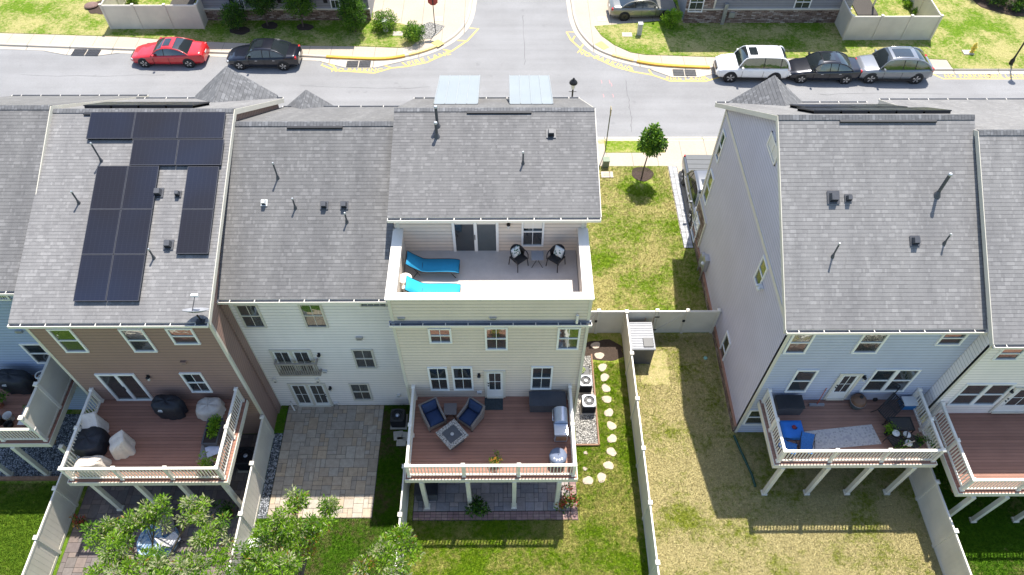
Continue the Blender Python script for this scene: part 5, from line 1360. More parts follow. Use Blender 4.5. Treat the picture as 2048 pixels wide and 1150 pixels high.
# ---- plants in pots
LEAFS = [leaf_mat('leaf_bright', (.18, .34, .014), (.30, .48, .04)), leaf_mat('leaf_mid', (.08, .20, .016), (.15, .29, .03)), leaf_mat('leaf_dark', (.02, .065, .012), (.05, .12, .02)), leaf_mat('leaf_pale', (.40, .42, .20), (.55, .55, .34)), leaf_mat('leaf_rust', (.30, .14, .03), (.36, .22, .05))]
PETAL = {'orange': leaf_mat('petal_orange', (.65, .20, .03), (.75, .32, .06)), 'pink': leaf_mat('petal_pink', (.60, .12, .10), (.70, .30, .22)), 'red': leaf_mat('petal_red', (.45, .03, .03), (.55, .08, .06))}
def leaves(name, centres, per, spread, size, mats, weights, seed, parent=None, up=.4, asp=.42, off=None):
    """one crown: many small folded leaves scattered round the given clump centres"""
    R = np.random.RandomState(seed); C = np.array([tuple(c) for c in centres]); n = len(C)*per
    P = np.repeat(C, per, 0); S = np.repeat(np.array(spread if hasattr(spread, '__len__') else [spread]*len(C)), per)
    D = R.normal(size=(n, 3)); D /= np.linalg.norm(D, axis=1)[:, None]; rad = R.rand(n)**.5
    P = P + D*(S*rad)[:, None]
    d = D + np.array([0, 0, up]) + R.normal(size=(n, 3))*.45; d /= np.linalg.norm(d, axis=1)[:, None]
    w = np.cross(d, R.normal(size=(n, 3))); w /= np.linalg.norm(w, axis=1)[:, None]; nn = np.cross(d, w)
    L = size*(.6+.8*R.rand(n)); A = P; B = P+d*(L*.5)[:, None]+w*(L*asp*.5)[:, None]-nn*(L*.08)[:, None]; E_ = P+d*L[:, None]-np.array([0, 0, 1])*(L*.15)[:, None]; F_ = P+d*(L*.5)[:, None]-w*(L*asp*.5)[:, None]-nn*(L*.08)[:, None]
    V = np.stack([A, B, E_, F_], 1).reshape(-1, 3)
    o = Vector((0, 0, 0)); q = parent
    while q is not None: o += q.location; q = q.parent
    V -= np.array(tuple(o))
    me = bpy.data.meshes.new(name); me.vertices.add(n*4); me.vertices.foreach_set('co', V.ravel()); me.loops.add(n*4); me.loops.foreach_set('vertex_index', np.arange(n*4, dtype=np.int32)); me.polygons.add(n); me.polygons.foreach_set('loop_start', np.arange(0, n*4, 4, dtype=np.int32)); me.polygons.foreach_set('loop_total', np.full(n, 4, dtype=np.int32))
    for m in mats: me.materials.append(m)
    # neighbouring leaves of a clump tend to share a tone
    wts = np.cumsum(np.array(weights)/sum(weights)); cl = np.repeat(R.rand(len(C)), per); r = np.where(R.rand(n) < .55, cl, R.rand(n)); me.polygons.foreach_set('material_index', np.searchsorted(wts, r).clip(0, len(mats)-1).astype(np.int32))
    me.update(); me.validate()
    ob = bpy.data.objects.new(name, me); COL.objects.link(ob)
    if parent is not None: ob.parent = parent
    return ob
def potplant(label, p, r, h, pot, size=.5, flowers=None, seed=1, n=14, name='potted_plant', mats=(0, 1, 2), potless=False):
    t = thing(name, label, 'potted plant', p); 
    if not potless:
        b = MB(); b.lathe([(r*.7, 0), (r*.8, h*.3), (r, h), (r*1.06, h), (r*1.06, h*.93)], p, 0, 18); b.build('pot', pot, t); b = MB(); b.lathe([(r*.95, h*.88), (r*.95, h*.92)], p, 0, 18); b.build('soil', MT['soilpot'], t)
    R = random.Random(seed); cs = [p+Vector((R.gauss(0, .4)*size, R.gauss(0, .4)*size, h+size*(.25+.6*R.random()))) for _ in range(n)]
    leaves('foliage', cs, 26, size*.32, size*.26, [LEAFS[i] for i in mats], [1]*len(mats), seed, t)
    if flowers: leaves('blossom', [c+Vector((0, 0, size*.2)) for c in cs[::2]], 14, size*.16, size*.16, [PETAL[f] for f in flowers], [1]*len(flowers), seed+9, t, asp=.8)
    return t
potplant('orange flowering plant in a pot behind the middle of the deck rail', gz(991, 928, C_DZ), .14, .22, MT['terracotta'], .26, ('orange',), 3)
potplant('dark leafy plant in a pot beside a cream deck post', gz(954, 1022), .18, .3, MT['resin_dark'], .55, None, 4, 18, mats=(1, 2, 2))
potplant('red and pink flowering pot at the sunny patio corner', gz(1131, 1010), .18, .3, MT['resin_dark'], .5, ('red', 'pink'), 5, 16, mats=(1, 2, 4))
p = gz(858, 1012); t = thing('storage_box', 'dark grey box in shade under the left end of the deck', 'storage box', (-3.5, 11.9, 0))
b = MB(); b.box(-3.85, -2.95, 11.45, 12.7, .0, .72); b.build('body', MT['resin_dark'], t, bevel=.02); b = MB(); b.box(-3.89, -2.91, 11.41, 12.74, .72, .79); b.build('lid', MT['dark'], t, bevel=.02)

# ---- cooling units
def ac(label, p, s=.78, h=.82, m='plastic_gray'):
    t = thing('cooling_unit', label, 'air conditioner', p, 0, 'air conditioners beside the houses'); a = s/2
    b = MB(); b.box(p.x-a-.06, p.x+a+.06, p.y-a-.06, p.y+a+.06, 0, .06); b.build('pad', MT['kerb'], t)
    b = MB(); b.box(p.x-a+.02, p.x+a-.02, p.y-a+.02, p.y+a-.02, .06, h-.06)
    for i in range(9): z = .12+(h-.24)*i/8; b.box(p.x-a, p.x+a, p.y-a, p.y+a, z, z+.022)
    b.build('casing', MT['dark'], t)
    b = MB(); n = 32; v = []
    for k in range(n):
        an = 2*PI*k/n; c, q = math.cos(an), math.sin(an); f = a*min(1/max(abs(c), 1e-6), 1/max(abs(q), 1e-6)); f = min(f, a*1.28)
        v += [p+Vector((f*c, f*q, h-.06)), p+Vector((f*c, f*q, h-.01)), p+Vector((f*.97*c, f*.97*q, h)), p+Vector((a*.80*c, a*.80*q, h)), p+Vector((a*.78*c, a*.78*q, h-.1))]
    b.add(v, [(k*5+j, ((k+1) % n)*5+j, ((k+1) % n)*5+j+1, k*5+j+1) for k in range(n) for j in range(4)], 0); b.build('top_cover', MT[m], t)
    b = MB(); b.lathe([(a*.78, h-.14), (a*.78, h-.12)], p, 0, 24); b.build('fan_well', MT['black'], t)
    b = MB()
    for k in range(5):
        an = 2*PI*k/5; d = Vector((math.cos(an), math.sin(an), 0)); e = Vector((-d.y, d.x, 0)); q = p+Vector((0, 0, h-.07)); b.add([q+d*.08-e*.03, q+d*.08+e*.04, q+d*a*.7+e*.13+Vector((0, 0, .03)), q+d*a*.72-e*.05-Vector((0, 0, .02))], [(0, 1, 2, 3)])
    b.build('fan_blade', MT['dark'], t)
    b = MB(); b.lathe([(.10, h-.05), (.09, h-.015), (.03, h)], p, 0, 16); b.build('fan_hub', MT['ceramic'] if m != 'dark' else MT['steel'], t)
    b = MB()
    for r in (.3, .42, .54, .66, .77):
        b.tube([p+Vector((a*r*math.cos(2*PI*k/24), a*r*math.sin(2*PI*k/24), h-.008)) for k in range(25)], .004, 0, 4, False)
    for k in range(8): an = 2*PI*k/8; b.tube([p+Vector((.1*math.cos(an), .1*math.sin(an), h)), p+Vector((a*.8*math.cos(an), a*.8*math.sin(an), h-.004))], .004, 0, 4)
    b.build('fan_guard', MT['dark'], t)
    return t
lt = pm('pale_grey_metal', (.42, .43, .46), .5, .06, 4); MT['ac_top'] = lt
p = gz(1171.8, 760.4, .72); ac('grey cooling unit on pale gravel, farther of the pair', Vector((p.x, p.y, 0)), .58, .72, m='ac_top')
p = gz(1178.3, 800.9, .72); ac('grey cooling unit on pale gravel, nearer of the pair', Vector((p.x, p.y, 0)), .62, .72, m='ac_top')
p = gz(794.8, 829.6, .72); ac('dark cooling unit on grass between patio and cream deck', Vector((p.x, p.y, 0)), .62, .72, m='dark')
ac('dark cooling unit under the brown deck beside the tan fence', Vector((-11.2, 13.2, 0)), m='dark')
p = gz(1178, 752); t = thing('hose_reel', 'black hose reel box with tangled hose beside the cooling units', 'hose reel', p)
b = MB(); b.box(3.1, 3.85, p.y-.25, p.y+.25, 0, .5); b.build('box', MT['black'], t, bevel=.03)
b = MB(); b.tube([(3.4+.26*math.cos(a)*(1-.012*i), p.y+.2*math.sin(a)*(1-.012*i), .53+.002*i) for i, a in enumerate(np.linspace(0, 6*PI, 60))], .014, 0, 6, True); b.build('hose', pm('hose_green', (.25, .33, .06), .5), t)
# concrete slabs left by the cooling unit
for i, (u, v, rz, z, l) in enumerate(((797, 872, 8, .0, 'square concrete slab lying in the grass, nearer the patio'), (812, 874, -6, .0, 'square concrete slab lying in the grass, nearer the deck'), (803, 884, 0, .0, 'square concrete slab lying in front of the two others'))):
    p = gz(u, v); b = MB(); b.cbox((0, 0, .04), (.42, .42, .08)); o = b.build('concrete_slab', MT['kerb'], bevel=.01); o.location = p; o.rotation_euler = (0, 0, math.radians(rz)); tag(o, l, 'slab')
# stepping stones
ST = [(1191, 691, 1), (1198.6, 711.7, 1), (1205, 735, 1), (1209, 755, 1), (1211.5, 777, 1), (1213.5, 799, 1), (1217.5, 825.7, 1), (1222.7, 851.8, 1), (1224, 877.8, 1), (1222.7, 904, 1), (1217, 931, 1), (1203, 955.4, 1), (1176, 961.4, 1), (1171, 906, .4), (1170, 938, .45)]
ordn = ['farthest', 'second farthest', 'third farthest', 'fourth farthest', 'fifth farthest', 'sixth', 'seventh', 'eighth', 'ninth', 'tenth', 'eleventh', 'second nearest']
for i, (u, v, s) in enumerate(ST):
    R = random.Random(i*7+1); p = gz(u, v); b = MB(); n = 16; ph = [R.uniform(0, 6.3) for _ in range(3)]
    pts = []
    for k in range(n):
        a = 2*PI*k/n; q = .21*s*(1+.13*math.sin(2*a+ph[0])+.08*math.sin(3*a+ph[1])+.05*math.sin(5*a+ph[2])); pts.append((q*math.cos(a), q*math.sin(a), .035))
    b.prism(pts, (0, 0, -.03)); o = b.build('stepping_stone', MT['rock'], bevel=.008); o.location = (p.x, p.y, 0)
    lab = 'tan stepping stone in the path beside the fence, %s from the camera' % ordn[i] if i < 12 else ('tan stepping stone at the path end nearest the patio' if i == 12 else 'small tan stone on the lawn, %s the patio corner' % ('farther behind' if i == 13 else 'just behind'))
    if i < 12: lab = ('tan stepping stone, %s from the camera along the fence path' if i in (0, 1, 2, 3, 4, 11) else 'tan stepping stone, %s from the far end of the fence path') % ordn[i]
    if i == 11: lab = 'tan stepping stone second from the near end of the fence path'
    tag(o, lab, 'stepping stone', 'stepping stones beside the cream house')
# resin shed by the long fence
yb = gz(1290, 729).y; top = gy(1290, 699, yb).z; x0, x1 = FX+.14, gz(1303, 730).x; yk = gz(1284, 644, top).y
t = thing('storage_shed', 'grey resin storage shed with ribbed lid against the long fence', 'shed', ((x0+x1)/2, yb, 0))
b = MB(); b.box(x0+.03, x1-.03, yb+.03, yk-.03, 0, top-.1); b.build('body', MT['resin_dark'], t, bevel=.02)
b = MB(); b.box(x0, x1, yb, yk, top-.1, top)
for i in range(11): y = yb+.06+(yk-yb-.12)*i/10; b.box(x0+.04, x1-.04, y-.025, y+.025, top, top+.02)
b.build('lid', MT['plastic_gray'], t, bevel=.01)
b = MB(); b.box((x0+x1)/2+.0, x1-.08, yb+.12, yb+.62, top+.021, top+.05); b.build('hatch', MT['dark'], t, bevel=.02)
for i, (u, l) in enumerate(((1280, 'rake'), (1290, 'shovel'))):
    p = gz(u, 656, 0); b = MB(); b.tube([(6.55+.35*i, 19.3, .05), (6.6+.4*i, 19.8, 1.5)], .018, 0, 6); b.cbox((6.55+.35*i, 19.3, .15), (.3, .05, .25), 1); tag(b.build('garden_'+l, [MT['wood'], MT['black']]), 'garden %s leaning on the fence behind the resin shed' % l, l)
p = gz(1411, 716); b = MB(); b.lathe([(.1, 0), (.1, .02), (.03, .03)], p, 0, 12); tag(b.build('drain_cover', pm('mint_plastic', (.25, .50, .42), .5)), 'small mint green cap in the shaded grass near the gable wall', 'drain cap')

# ---- brown house deck
def draped(name, label, cat, p, rx, ry, h, m, seed, rz=0, peak=None, n=36, flare=1.1, emblem=False, top=.78):
    R = random.Random(seed); t = thing(name, label, cat, (0, 0, 0)); b = MB(); v = []
    ph = [R.uniform(0, 6.3) for _ in range(4)]
    rows = [(flare, .0), (flare*.99, .10), (1.02, .45), (.98, .75), (.92, .90), (top, .985), (top*.5, 1.0), (.02, 1.01)]
    for i, (r, z) in enumerate(rows):
        for k in range(n):
            a = 2*PI*k/n; c, s = math.cos(a), math.sin(a); e = 3.2
            f = (abs(c)**e+abs(s)**e)**(-1/e)
            wr = 1+(.055*math.sin(7*a+ph[0])+.04*math.sin(11*a+ph[1])+.03*math.sin(17*a+ph[2]))*max(0, 1-z*.75)
            zz = z*h+(peak*max(0, s)*h if peak and z > .3 else 0)*z+.018*math.sin(5*a+ph[3])*(z > .5)
            if i == 0: zz = .015+.02*abs(math.sin(6*a+ph[0]))
            v.append((rx*f*r*wr*c, ry*f*r*wr*s, zz))
    b.add(v, [(i*n+k, i*n+(k+1) % n, (i+1)*n+(k+1) % n, (i+1)*n+k) for i in range(len(rows)-1) for k in range(n)], 0, True); b.add(v[-n:], [tuple(range(n))]); b.build('cover', m, t)
    if emblem:
        b = MB(); R2 = rotx(math.radians(-28))@Matrix.Identity(3)
        c = Vector(emblem); nrm = Vector((0, -.75, .66)); upv = Vector((0, .66, .75))
        pts = [c+Vector((1, 0, 0))*(.085*math.cos(a))+upv*(.10*math.sin(a)) for a in np.linspace(0, PI, 13)]
        b.prism(pts, nrm*.012); 
        for sx in (-1, 1): b.prism([c+Vector((sx*.06+.022*math.cos(a), 0, 0))+upv*(.095+.022*math.sin(a)) for a in np.linspace(0, 2*PI, 9)[:-1]], nrm*.012)
        q = c-upv*.05; b.prism([q+Vector((-.10, 0, 0)), q+Vector((.10, 0, 0)), q+Vector((.10, 0, 0))+upv*.022, q+Vector((-.10, 0, 0))+upv*.022], nrm*.01); b.build('emblem', MT['ceramic'], t)
    t.location = p; t.rotation_euler = (0, 0, rz); return t
p = gz(188, 892, B_DZ); cx, cy = p.x+.05, p.y
draped('covered_table', 'round patio table under a black cover on the crowded deck', 'covered table', (cx, cy, B_DZ), .56, .56, .74, MT['blackcover'], 2, flare=1.0, top=.86)
def covered_chair(label, x, y, rz, seed, sx=1.0, big=1.0):
    """a fitted cloth cover: skirt, seat front, slope up to the ridge over the chair back"""
    R = random.Random(seed); t = thing('covered_chair', label, 'covered chair', (0, 0, 0), 0, 'beige covered chairs round the black covered table'); b = MB(); n = 44; vs = []
    ph = [R.uniform(0, 6.3) for _ in range(4)]
    # rows: half width, front y, back y, z front, z back
    rows = [(.40, -.42, .40, .01, .01), (.385, -.40, .385, .12, .12), (.36, -.37, .37, .40, .42), (.34, -.34, .365, .56, .62), (.315, -.29, .36, .63, .82), (.29, -.05, .355, .80, .98), (.26, .20, .34, .97, 1.02), (.20, .27, .31, 1.02, 1.03)]
    for i, (hw, yf, yb, zf, zb) in enumerate(rows):
        for k in range(n):
            a = 2*PI*k/n; c, s = math.cos(a), math.sin(a); f = (abs(c)**6+abs(s)**6)**(-1/6); cx, sy = c*f, s*f
            q = (sy+1)/2; wob = 1+(.05*math.sin(6*a+ph[0])+.04*math.sin(10*a+ph[1])+.025*math.sin(17*a+ph[2]))*(1-i/8)
            X = cx*hw*wob*sx; Y = yf+(yb-yf)*q+.02*math.sin(7*a+ph[3])*(1-i/8); Z = zf+(zb-zf)*q**.8+(.015*math.sin(5*a+ph[1]) if 2 < i < 7 else 0)
            vs.append((X*big, Y*big, Z*big))
    b.add(vs, [(i*n+k, i*n+(k+1) % n, (i+1)*n+(k+1) % n, (i+1)*n+k) for i in range(len(rows)-1) for k in range(n)], 0, True); b.add(vs[-n:], [tuple(range(n))], 0, True)
    b.build('cover', MT['beige'], t); t.location = (x, y, B_DZ); t.rotation_euler = (0, 0, rz); return t
q = gz(190, 858, B_DZ+.3); covered_chair('beige covered chair at the house side of the black covered table', q.x, q.y, math.radians(12), 3)
q = gz(243, 892, B_DZ+.3); covered_chair('beige covered chair on the open deck side of the black covered table', q.x, q.y, math.radians(-70), 4)
q = gz(186, 932, B_DZ+.3); covered_chair('sunlit beige covered chair by the front rail, nearest the camera', q.x-.02, q.y+.02, math.radians(186), 5, 1.5, .9)
q = gz(342, 818, B_DZ+.3); draped('covered_grill', 'grill under a fitted black cover by the sliding door', 'covered grill', (q.x, q.y, B_DZ), .60, .36, 1.0, MT['blackcover'], 6, math.radians(-6), None, flare=.92, emblem=(-.12, -.345, .78), top=.70)
q = gz(421, 818, B_DZ+.25); draped('covered_stool', 'low lumpy thing under a pale beige cover by the wall', 'covered object', (q.x, q.y, B_DZ), .50, .40, .62, pm('pale_beige_cloth', (.47, .42, .37), .85, .12, 3, .03, bscale=8), 8, .1, None, flare=1.05, top=.7)
def mat_px(label, pts, z, m, name='outdoor_rug', cat='rug', th=.012):
    b = MB(); P = [gz(u, v, z) for u, v in pts]; b.prism([Vector((p.x, p.y, z+th)) for p in P], (0, 0, -th+.002)); return tag(b.build(name, m), label, cat)
mat_px('grey textured mat beside the dark planter on the crowded deck', [(397, 918), (424, 918), (439, 832), (416, 834)], B_DZ, pm('grey_mat', (.25, .24, .23), .95, .3, 30, .01))
a, c = gz(411, 886, B_DZ), gz(449, 842, B_DZ); t = thing('planter_box', 'long dark planter box with a green plant by the deck rail', 'planter', (a.x, a.y, B_DZ))
x0 = gz(411, 880, B_DZ+.2).x; x1 = x0+.56; y0, y1 = gz(430, 888, B_DZ+.4).y, gz(430, 838, B_DZ+.4).y
b = MB(); b.box(x0, x1, y0, y1, B_DZ, B_DZ+.40); b.box(x0-.03, x1+.03, y0-.03, y0+.03, B_DZ+.40, B_DZ+.45); b.box(x0-.03, x1+.03, y1-.03, y1+.03, B_DZ+.40, B_DZ+.45); b.box(x0-.03, x0+.03, y0+.03, y1-.03, B_DZ+.40, B_DZ+.45); b.box(x1-.03, x1+.03, y0+.03, y1-.03, B_DZ+.40, B_DZ+.45); b.build('body', MT['resin_dark'], t)
b = MB(); b.box(x0+.03, x1-.03, y0+.03, y1-.03, B_DZ+.38, B_DZ+.41); b.build('soil', MT['soilpot'], t)
leaves('foliage', [(x0+.34+random.gauss(0, .05), (y0+y1)/2+.15*k-.15, B_DZ+.5+random.random()*.12) for k in range(5) for _ in range(3)], 30, .15, .13, LEAFS[:2], [2, 1], 3, t)
p = gz(428, 904, B_DZ); b = MB(); b.cbox((0, 0, 0), (.5, .42, .03), 0, rotx(math.radians(10))); o = b.build('plastic_lid', pm('lilac_white_plastic', (.50, .50, .58), .4)); o.location = (p.x, p.y, B_DZ+.16); o.rotation_euler = (0, 0, math.radians(24)); tag(o, 'pale lilac lid leaning by the crowded deck rail', 'lid')
potplant('bright green bush in the corner of the crowded deck', gz(424, 935, B_DZ), .15, .25, MT['resin_dark'], .40, None, 6, 14, mats=(0, 0, 3))

# ---- blue house deck at far left
q = gz(36, 768, L_DZ+.3); draped('covered_grill', 'large smoker under a black cover on the far left deck', 'covered grill', (q.x, q.y, L_DZ), .74, .36, 1.05, MT['blackcover'], 16, math.radians(-4), None, flare=.9, emblem=(-.12, -.35, .82), top=.75)
p = gz(23, 838, L_DZ); b = MB(); b.lathe([(.13, 0), (.17, .34), (.18, .34), (.165, .32), (.125, .03)], p, 0, 18); tag(b.build('bucket', MT['ceramic']), 'white bucket standing on the far left deck', 'bucket')
p = gz(21, 852, L_DZ); b = MB(); b.lathe([(.12, 0), (.17, .2), (.18, .2), (.16, .17), (.11, .03)], p, 0, 18); tag(b.build('flower_pot', MT['black']), 'empty black pot in front of the white bucket', 'pot')
p = gz(1, 845, L_DZ); b = MB(); b.lathe([(.16, 0), (.2, .35), (.21, .35), (.18, .33)], p, 0, 18); tag(b.build('flower_pot', MT['black']), 'tall black pot cut by the picture edge on the far left deck', 'pot')
t = glass_table('low grey table with a potted succulent on the far left deck', gz(74, 840, L_DZ), .42, .42, 'palecover')
potplant('succulent in a white pot on the low grey table', gz(62, 822, L_DZ+.42)-Vector((0, 0, 0)), .17, .22, MT['ceramic'], .18, None, 11, 8, mats=(2, 1))
glass_table('small pale grey stool beside the privacy screen', gz(95, 803, L_DZ), .24, .45, 'palecover')
potplant('leafy green plant at the picture edge on the far left deck', gz(2, 812, L_DZ), .18, .3, MT['terracotta'], .42, None, 12, 12, mats=(1, 2))
p = gz(94, 762, L_DZ+.3); b = MB(); b.tube([(p.x+.2*math.cos(a)*(1+.05*math.sin(3*a)), p.y+.2*math.sin(a), L_DZ+.1+.012*i) for i, a in enumerate(np.linspace(0, 8*PI, 70))], .03, 0, 6); tag(b.build('coiled_hose', MT['ceramic']), 'coiled white hose behind the privacy screen', 'hose')

# ---- right deck clutter
p = gz(1572, 826, R_DZ); t = thing('storage_box', 'black resin deck box with flat lid by the light blue wall', 'storage box', p)
x0, x1, y0, y1 = gz(1546, 826, R_DZ).x, gz(1600, 826, R_DZ).x, gz(1575, 832, R_DZ).y, 14.45
b = MB(); b.box(x0+.03, x1-.03, y0+.03, y1-.03, R_DZ, R_DZ+.58); b.build('body', MT['resin_dark'], t, bevel=.02); b = MB(); b.box(x0, x1, y0, y1, R_DZ+.58, R_DZ+.65); b.build('lid', MT['dark'], t, bevel=.025)
BLUE = pm('bright_blue_cloth', (.02, .16, .55), .7, .08, 4, .01); BLUE2 = pm('blue_woven_cloth', (.03, .13, .36), .8, .5, 40, .004)
p = gz(1581, 864, R_DZ); t = thing('ottoman', 'bright blue square ottoman on the clutter deck', 'ottoman', p); b = MB(); b.cbox(p+Vector((0, 0, .1)), (.8, .72, .2)); b.build('base', BLUE, t, bevel=.03); b = MB(); soft(b, p+Vector((0, 0, .24)), (.88, .78, .12), puff=.2); b.build('cushion', BLUE, t)
p2 = p+Vector((.05, .05, .31)); b = MB(); b.lathe([(.05, 0), (.09, .03), (.08, .07), (.03, .09)], p2, 0, 10); b.cbox(p2+Vector((.08, -.05, .03)), (.1, .05, .04), 1, rotz(.6)); tag(b.build('toy', [pm('dark_red', (.20, .02, .03), .5), MT['dark']]), 'small dark red toy lying on the blue ottoman', 'toy')
def folding_chair(label, p, rz, back=True):
    t = thing('folding_chair', label, 'chair', (0, 0, 0), 0, 'blue folding chairs on the clutter deck'); b = MB(); b.cbox((0, 0, .33), (.48, .42, .02)); b.build('seat', BLUE2, t)
    b = MB(); b.cbox((0, .36, .46), (.48, .44, .02), 0, rotx(math.radians(38))); b.build('backrest', BLUE2, t)
    for s in (-1, 1): b = MB(); b.tube([(s*.26, -.22, .0), (s*.26, .2, .36), (s*.26, .55, .62)], .014, 0, 6); b.tube([(s*.26, .25, 0), (s*.26, -.2, .36)], .014, 0, 6); b.tube([(s*.27, -.2, .36), (s*.27, -.1, .5), (s*.27, .3, .5)], .014, 0, 6); b.build('side_frame', MT['black'], t)
    t.location = p; t.rotation_euler = (0, 0, rz)
folding_chair('low blue folding chair in the deck corner by the ottoman', gz(1577, 903, R_DZ), math.radians(70)); folding_chair('low blue folding chair beside the end of the runner rug', gz(1607, 903, R_DZ), math.radians(-15))
def rug_mat():
    t = NT('patterned_rug'); p = t.pos(True); v = t.n('TexVoronoi'); t.l(p, v.inputs['Vector']); v.inputs['Scale'].default_value = 7
    c = t.ramp(t.math('ADD', t.math('MULTIPLY', v.outputs['Distance'], .6), t.math('MULTIPLY', t.noise(p, 18, 4), .5)), [(.3, (.28, .27, .27)), (.55, (.50, .47, .45)), (.75, (.36, .34, .35))]); return t.set(c, .95)
mat_px('long pale patterned runner rug lying askew on the deck', [(1609, 863), (1743, 849), (1763, 888), (1623, 901)], R_DZ, rug_mat())
p = gz(1632, 811, R_DZ); t = thing('broom', 'red handled push broom leaning on the light blue wall', 'broom', p); b = MB(); b.cbox(p+Vector((0, 0, .07)), (.62, .10, .10), 0); b.build('brush_head', MT['plastic_gray'], t); b = MB(); b.tube([p+Vector((0, 0, .1)), p+Vector((.22, .35, 1.25))], .016, 0, 6); b.build('handle', pm('red_handle', (.40, .06, .03), .5), t)
p = gz(1709, 812, R_DZ); t = thing('ceramic_grill', 'dark round ceramic grill with brown top by the deck door', 'grill', p); b = MB(); b.lathe([(.12, .0), (.20, .03), (.29, .25), (.31, .42)], p, 0, 20); b.build('base', pm('slate_glaze', (.05, .075, .085), .35, .15, 8), t); b = MB(); b.lathe([(.315, .42), (.32, .45), (.28, .6), (.18, .70), (.07, .74)], p, 0, 20); b.build('lid', pm('brown_glaze', (.14, .075, .045), .4, .2, 8), t); b = MB(); b.lathe([(.07, .73), (.075, .80), (.03, .82)], p, 0, 12); b.build('chimney', MT['black'], t); b = MB(); b.lathe([(.325, .42), (.328, .435), (.325, .45)], p, 0, 20); b.build('band', MT['metal'], t)
def slat_bench(label, c, rz, rx, L=1.15, W=.62):
    t = thing('patio_chair', label, 'chair', (0, 0, 0), 0, 'black metal patio chairs on the clutter deck'); b = MB()
    for i in range(9): y = -W/2+W*i/8; b.bar((-L/2, y, 0), (L/2, y, 0), .05, .015)
    b.build('seat', MT['black'], t); b = MB()
    for x in (-L/2, 0, L/2): b.bar((x, -W/2, -.02), (x, W/2, -.02), .035, .03)
    b.build('frame', MT['black'], t); b = MB()
    for i in range(6): x = -L/2+L*i/5; b.bar((x, W/2, 0), (x, W/2+.12, .5), .02, .02)
    b.bar((-L/2, W/2+.12, .5), (L/2, W/2+.12, .5), .035, .035); b.bar((-L/2, W/2, 0), (L/2, W/2+.12, .5), .02, .02); b.bar((L/2, W/2, 0), (-L/2, W/2+.12, .5), .02, .02); b.build('backrest', MT['black'], t)
    for x in (-L/2, L/2):
        for y in (-W/2, W/2): b = MB(); b.bar((x, y, 0), (x*1.04, y*1.05, -.42), .03, .03); b.build('leg', MT['black'], t)
    t.location = c; t.rotation_euler = (rx, 0, rz); return t
p = gz(1780, 812, R_DZ+.4); slat_bench('black slatted patio bench tipped on its side by the wall', (p.x, p.y-.1, R_DZ+.5), math.radians(40), math.radians(18), 1.2, .62)
p = gz(1811, 812, R_DZ); t = thing('cool_box', 'blue cool box with white lid by the rail of the clutter deck', 'cool box', p); b = MB(); b.cbox(p+Vector((0, 0, .2)), (.55, .40, .36)); b.build('body', pm('cooler_blue', (.02, .18, .45), .5), t, bevel=.03); b = MB(); b.cbox(p+Vector((0, 0, .42)), (.58, .43, .08)); b.build('lid', MT['ceramic'], t, bevel=.02)
p = gz(1801, 850, R_DZ+.3); t = thing('patio_table', 'low black patio table on the clutter deck', 'table', (p.x, p.y, R_DZ)); b = MB(); b.cbox((p.x, p.y, R_DZ+.40), (.85, .55, .03)); b.build('table_top', pm('smoked_top', (.035, .035, .037), .25, .1, 5), t, bevel=.02); b = MB()
for (x0, x1, y0, y1) in ((-.45, .45, -.3, -.26), (-.45, .45, .26, .3), (-.45, -.41, -.26, .26), (.41, .45, -.26, .26)): b.box(p.x+x0, p.x+x1, p.y+y0, p.y+y1, R_DZ+.39, R_DZ+.435)
b.build('frame', MT['black'], t)
for (i, j) in ((-1, -1), (1, -1), (1, 1), (-1, 1)): b = MB(); b.bar((p.x+i*.42, p.y+j*.27, R_DZ+.39), (p.x+i*.42, p.y+j*.27, R_DZ), .035, .035); b.build('leg', MT['black'], t)
for (u, v, rz, l) in ((1792, 884, -160, 'black patio chair with a white cushion below the low table'), (1822, 884, 60, 'black patio chair with white cushion in the deck corner')):
    p = gz(u, v, R_DZ+.3); slat_bench(l, (p.x, p.y, R_DZ+.42), math.radians(rz), 0, .55, .5)
for (u, v, l) in ((1792, 866, 'round white cushion on the black chair below the low table'), (1814, 869, 'round white cushion on the black chair nearest the corner'), (1817, 886, 'white plate shaped cushion by the front rail')):
    p = gz(u, v, R_DZ+.5); b = MB(); b.lathe([(.02, -.03), (.13, -.03), (.155, 0), (.13, .03), (.02, .035)], (0, 0, 0), 0, 16); o = b.build('cushion', MT['ceramic']); o.location = (p.x, p.y, R_DZ+.5); tag(o, l, 'cushion')
potplant('trailing green plant between rug and low table', gz(1772, 868, R_DZ), .12, .2, MT['black'], .36, None, 21, 10, mats=(0, 1)); potplant('green plant in a dark pot among the black chairs', gz(1795, 895, R_DZ), .12, .25, MT['black'], .34, None, 22, 10, mats=(1, 2)); potplant('bluish green plant by the front rail among the black chairs', gz(1835, 890, R_DZ), .12, .25, MT['black'], .34, None, 23, 10, mats=(2, 1))
p = gz(1749, 800, R_DZ); b = MB(); b.lathe([(.08, 0), (.1, .1), (.05, .16)], p, 0, 12); tag(b.build('watering_can', MT['black']), 'small black pot by the wall near the tipped bench', 'pot')

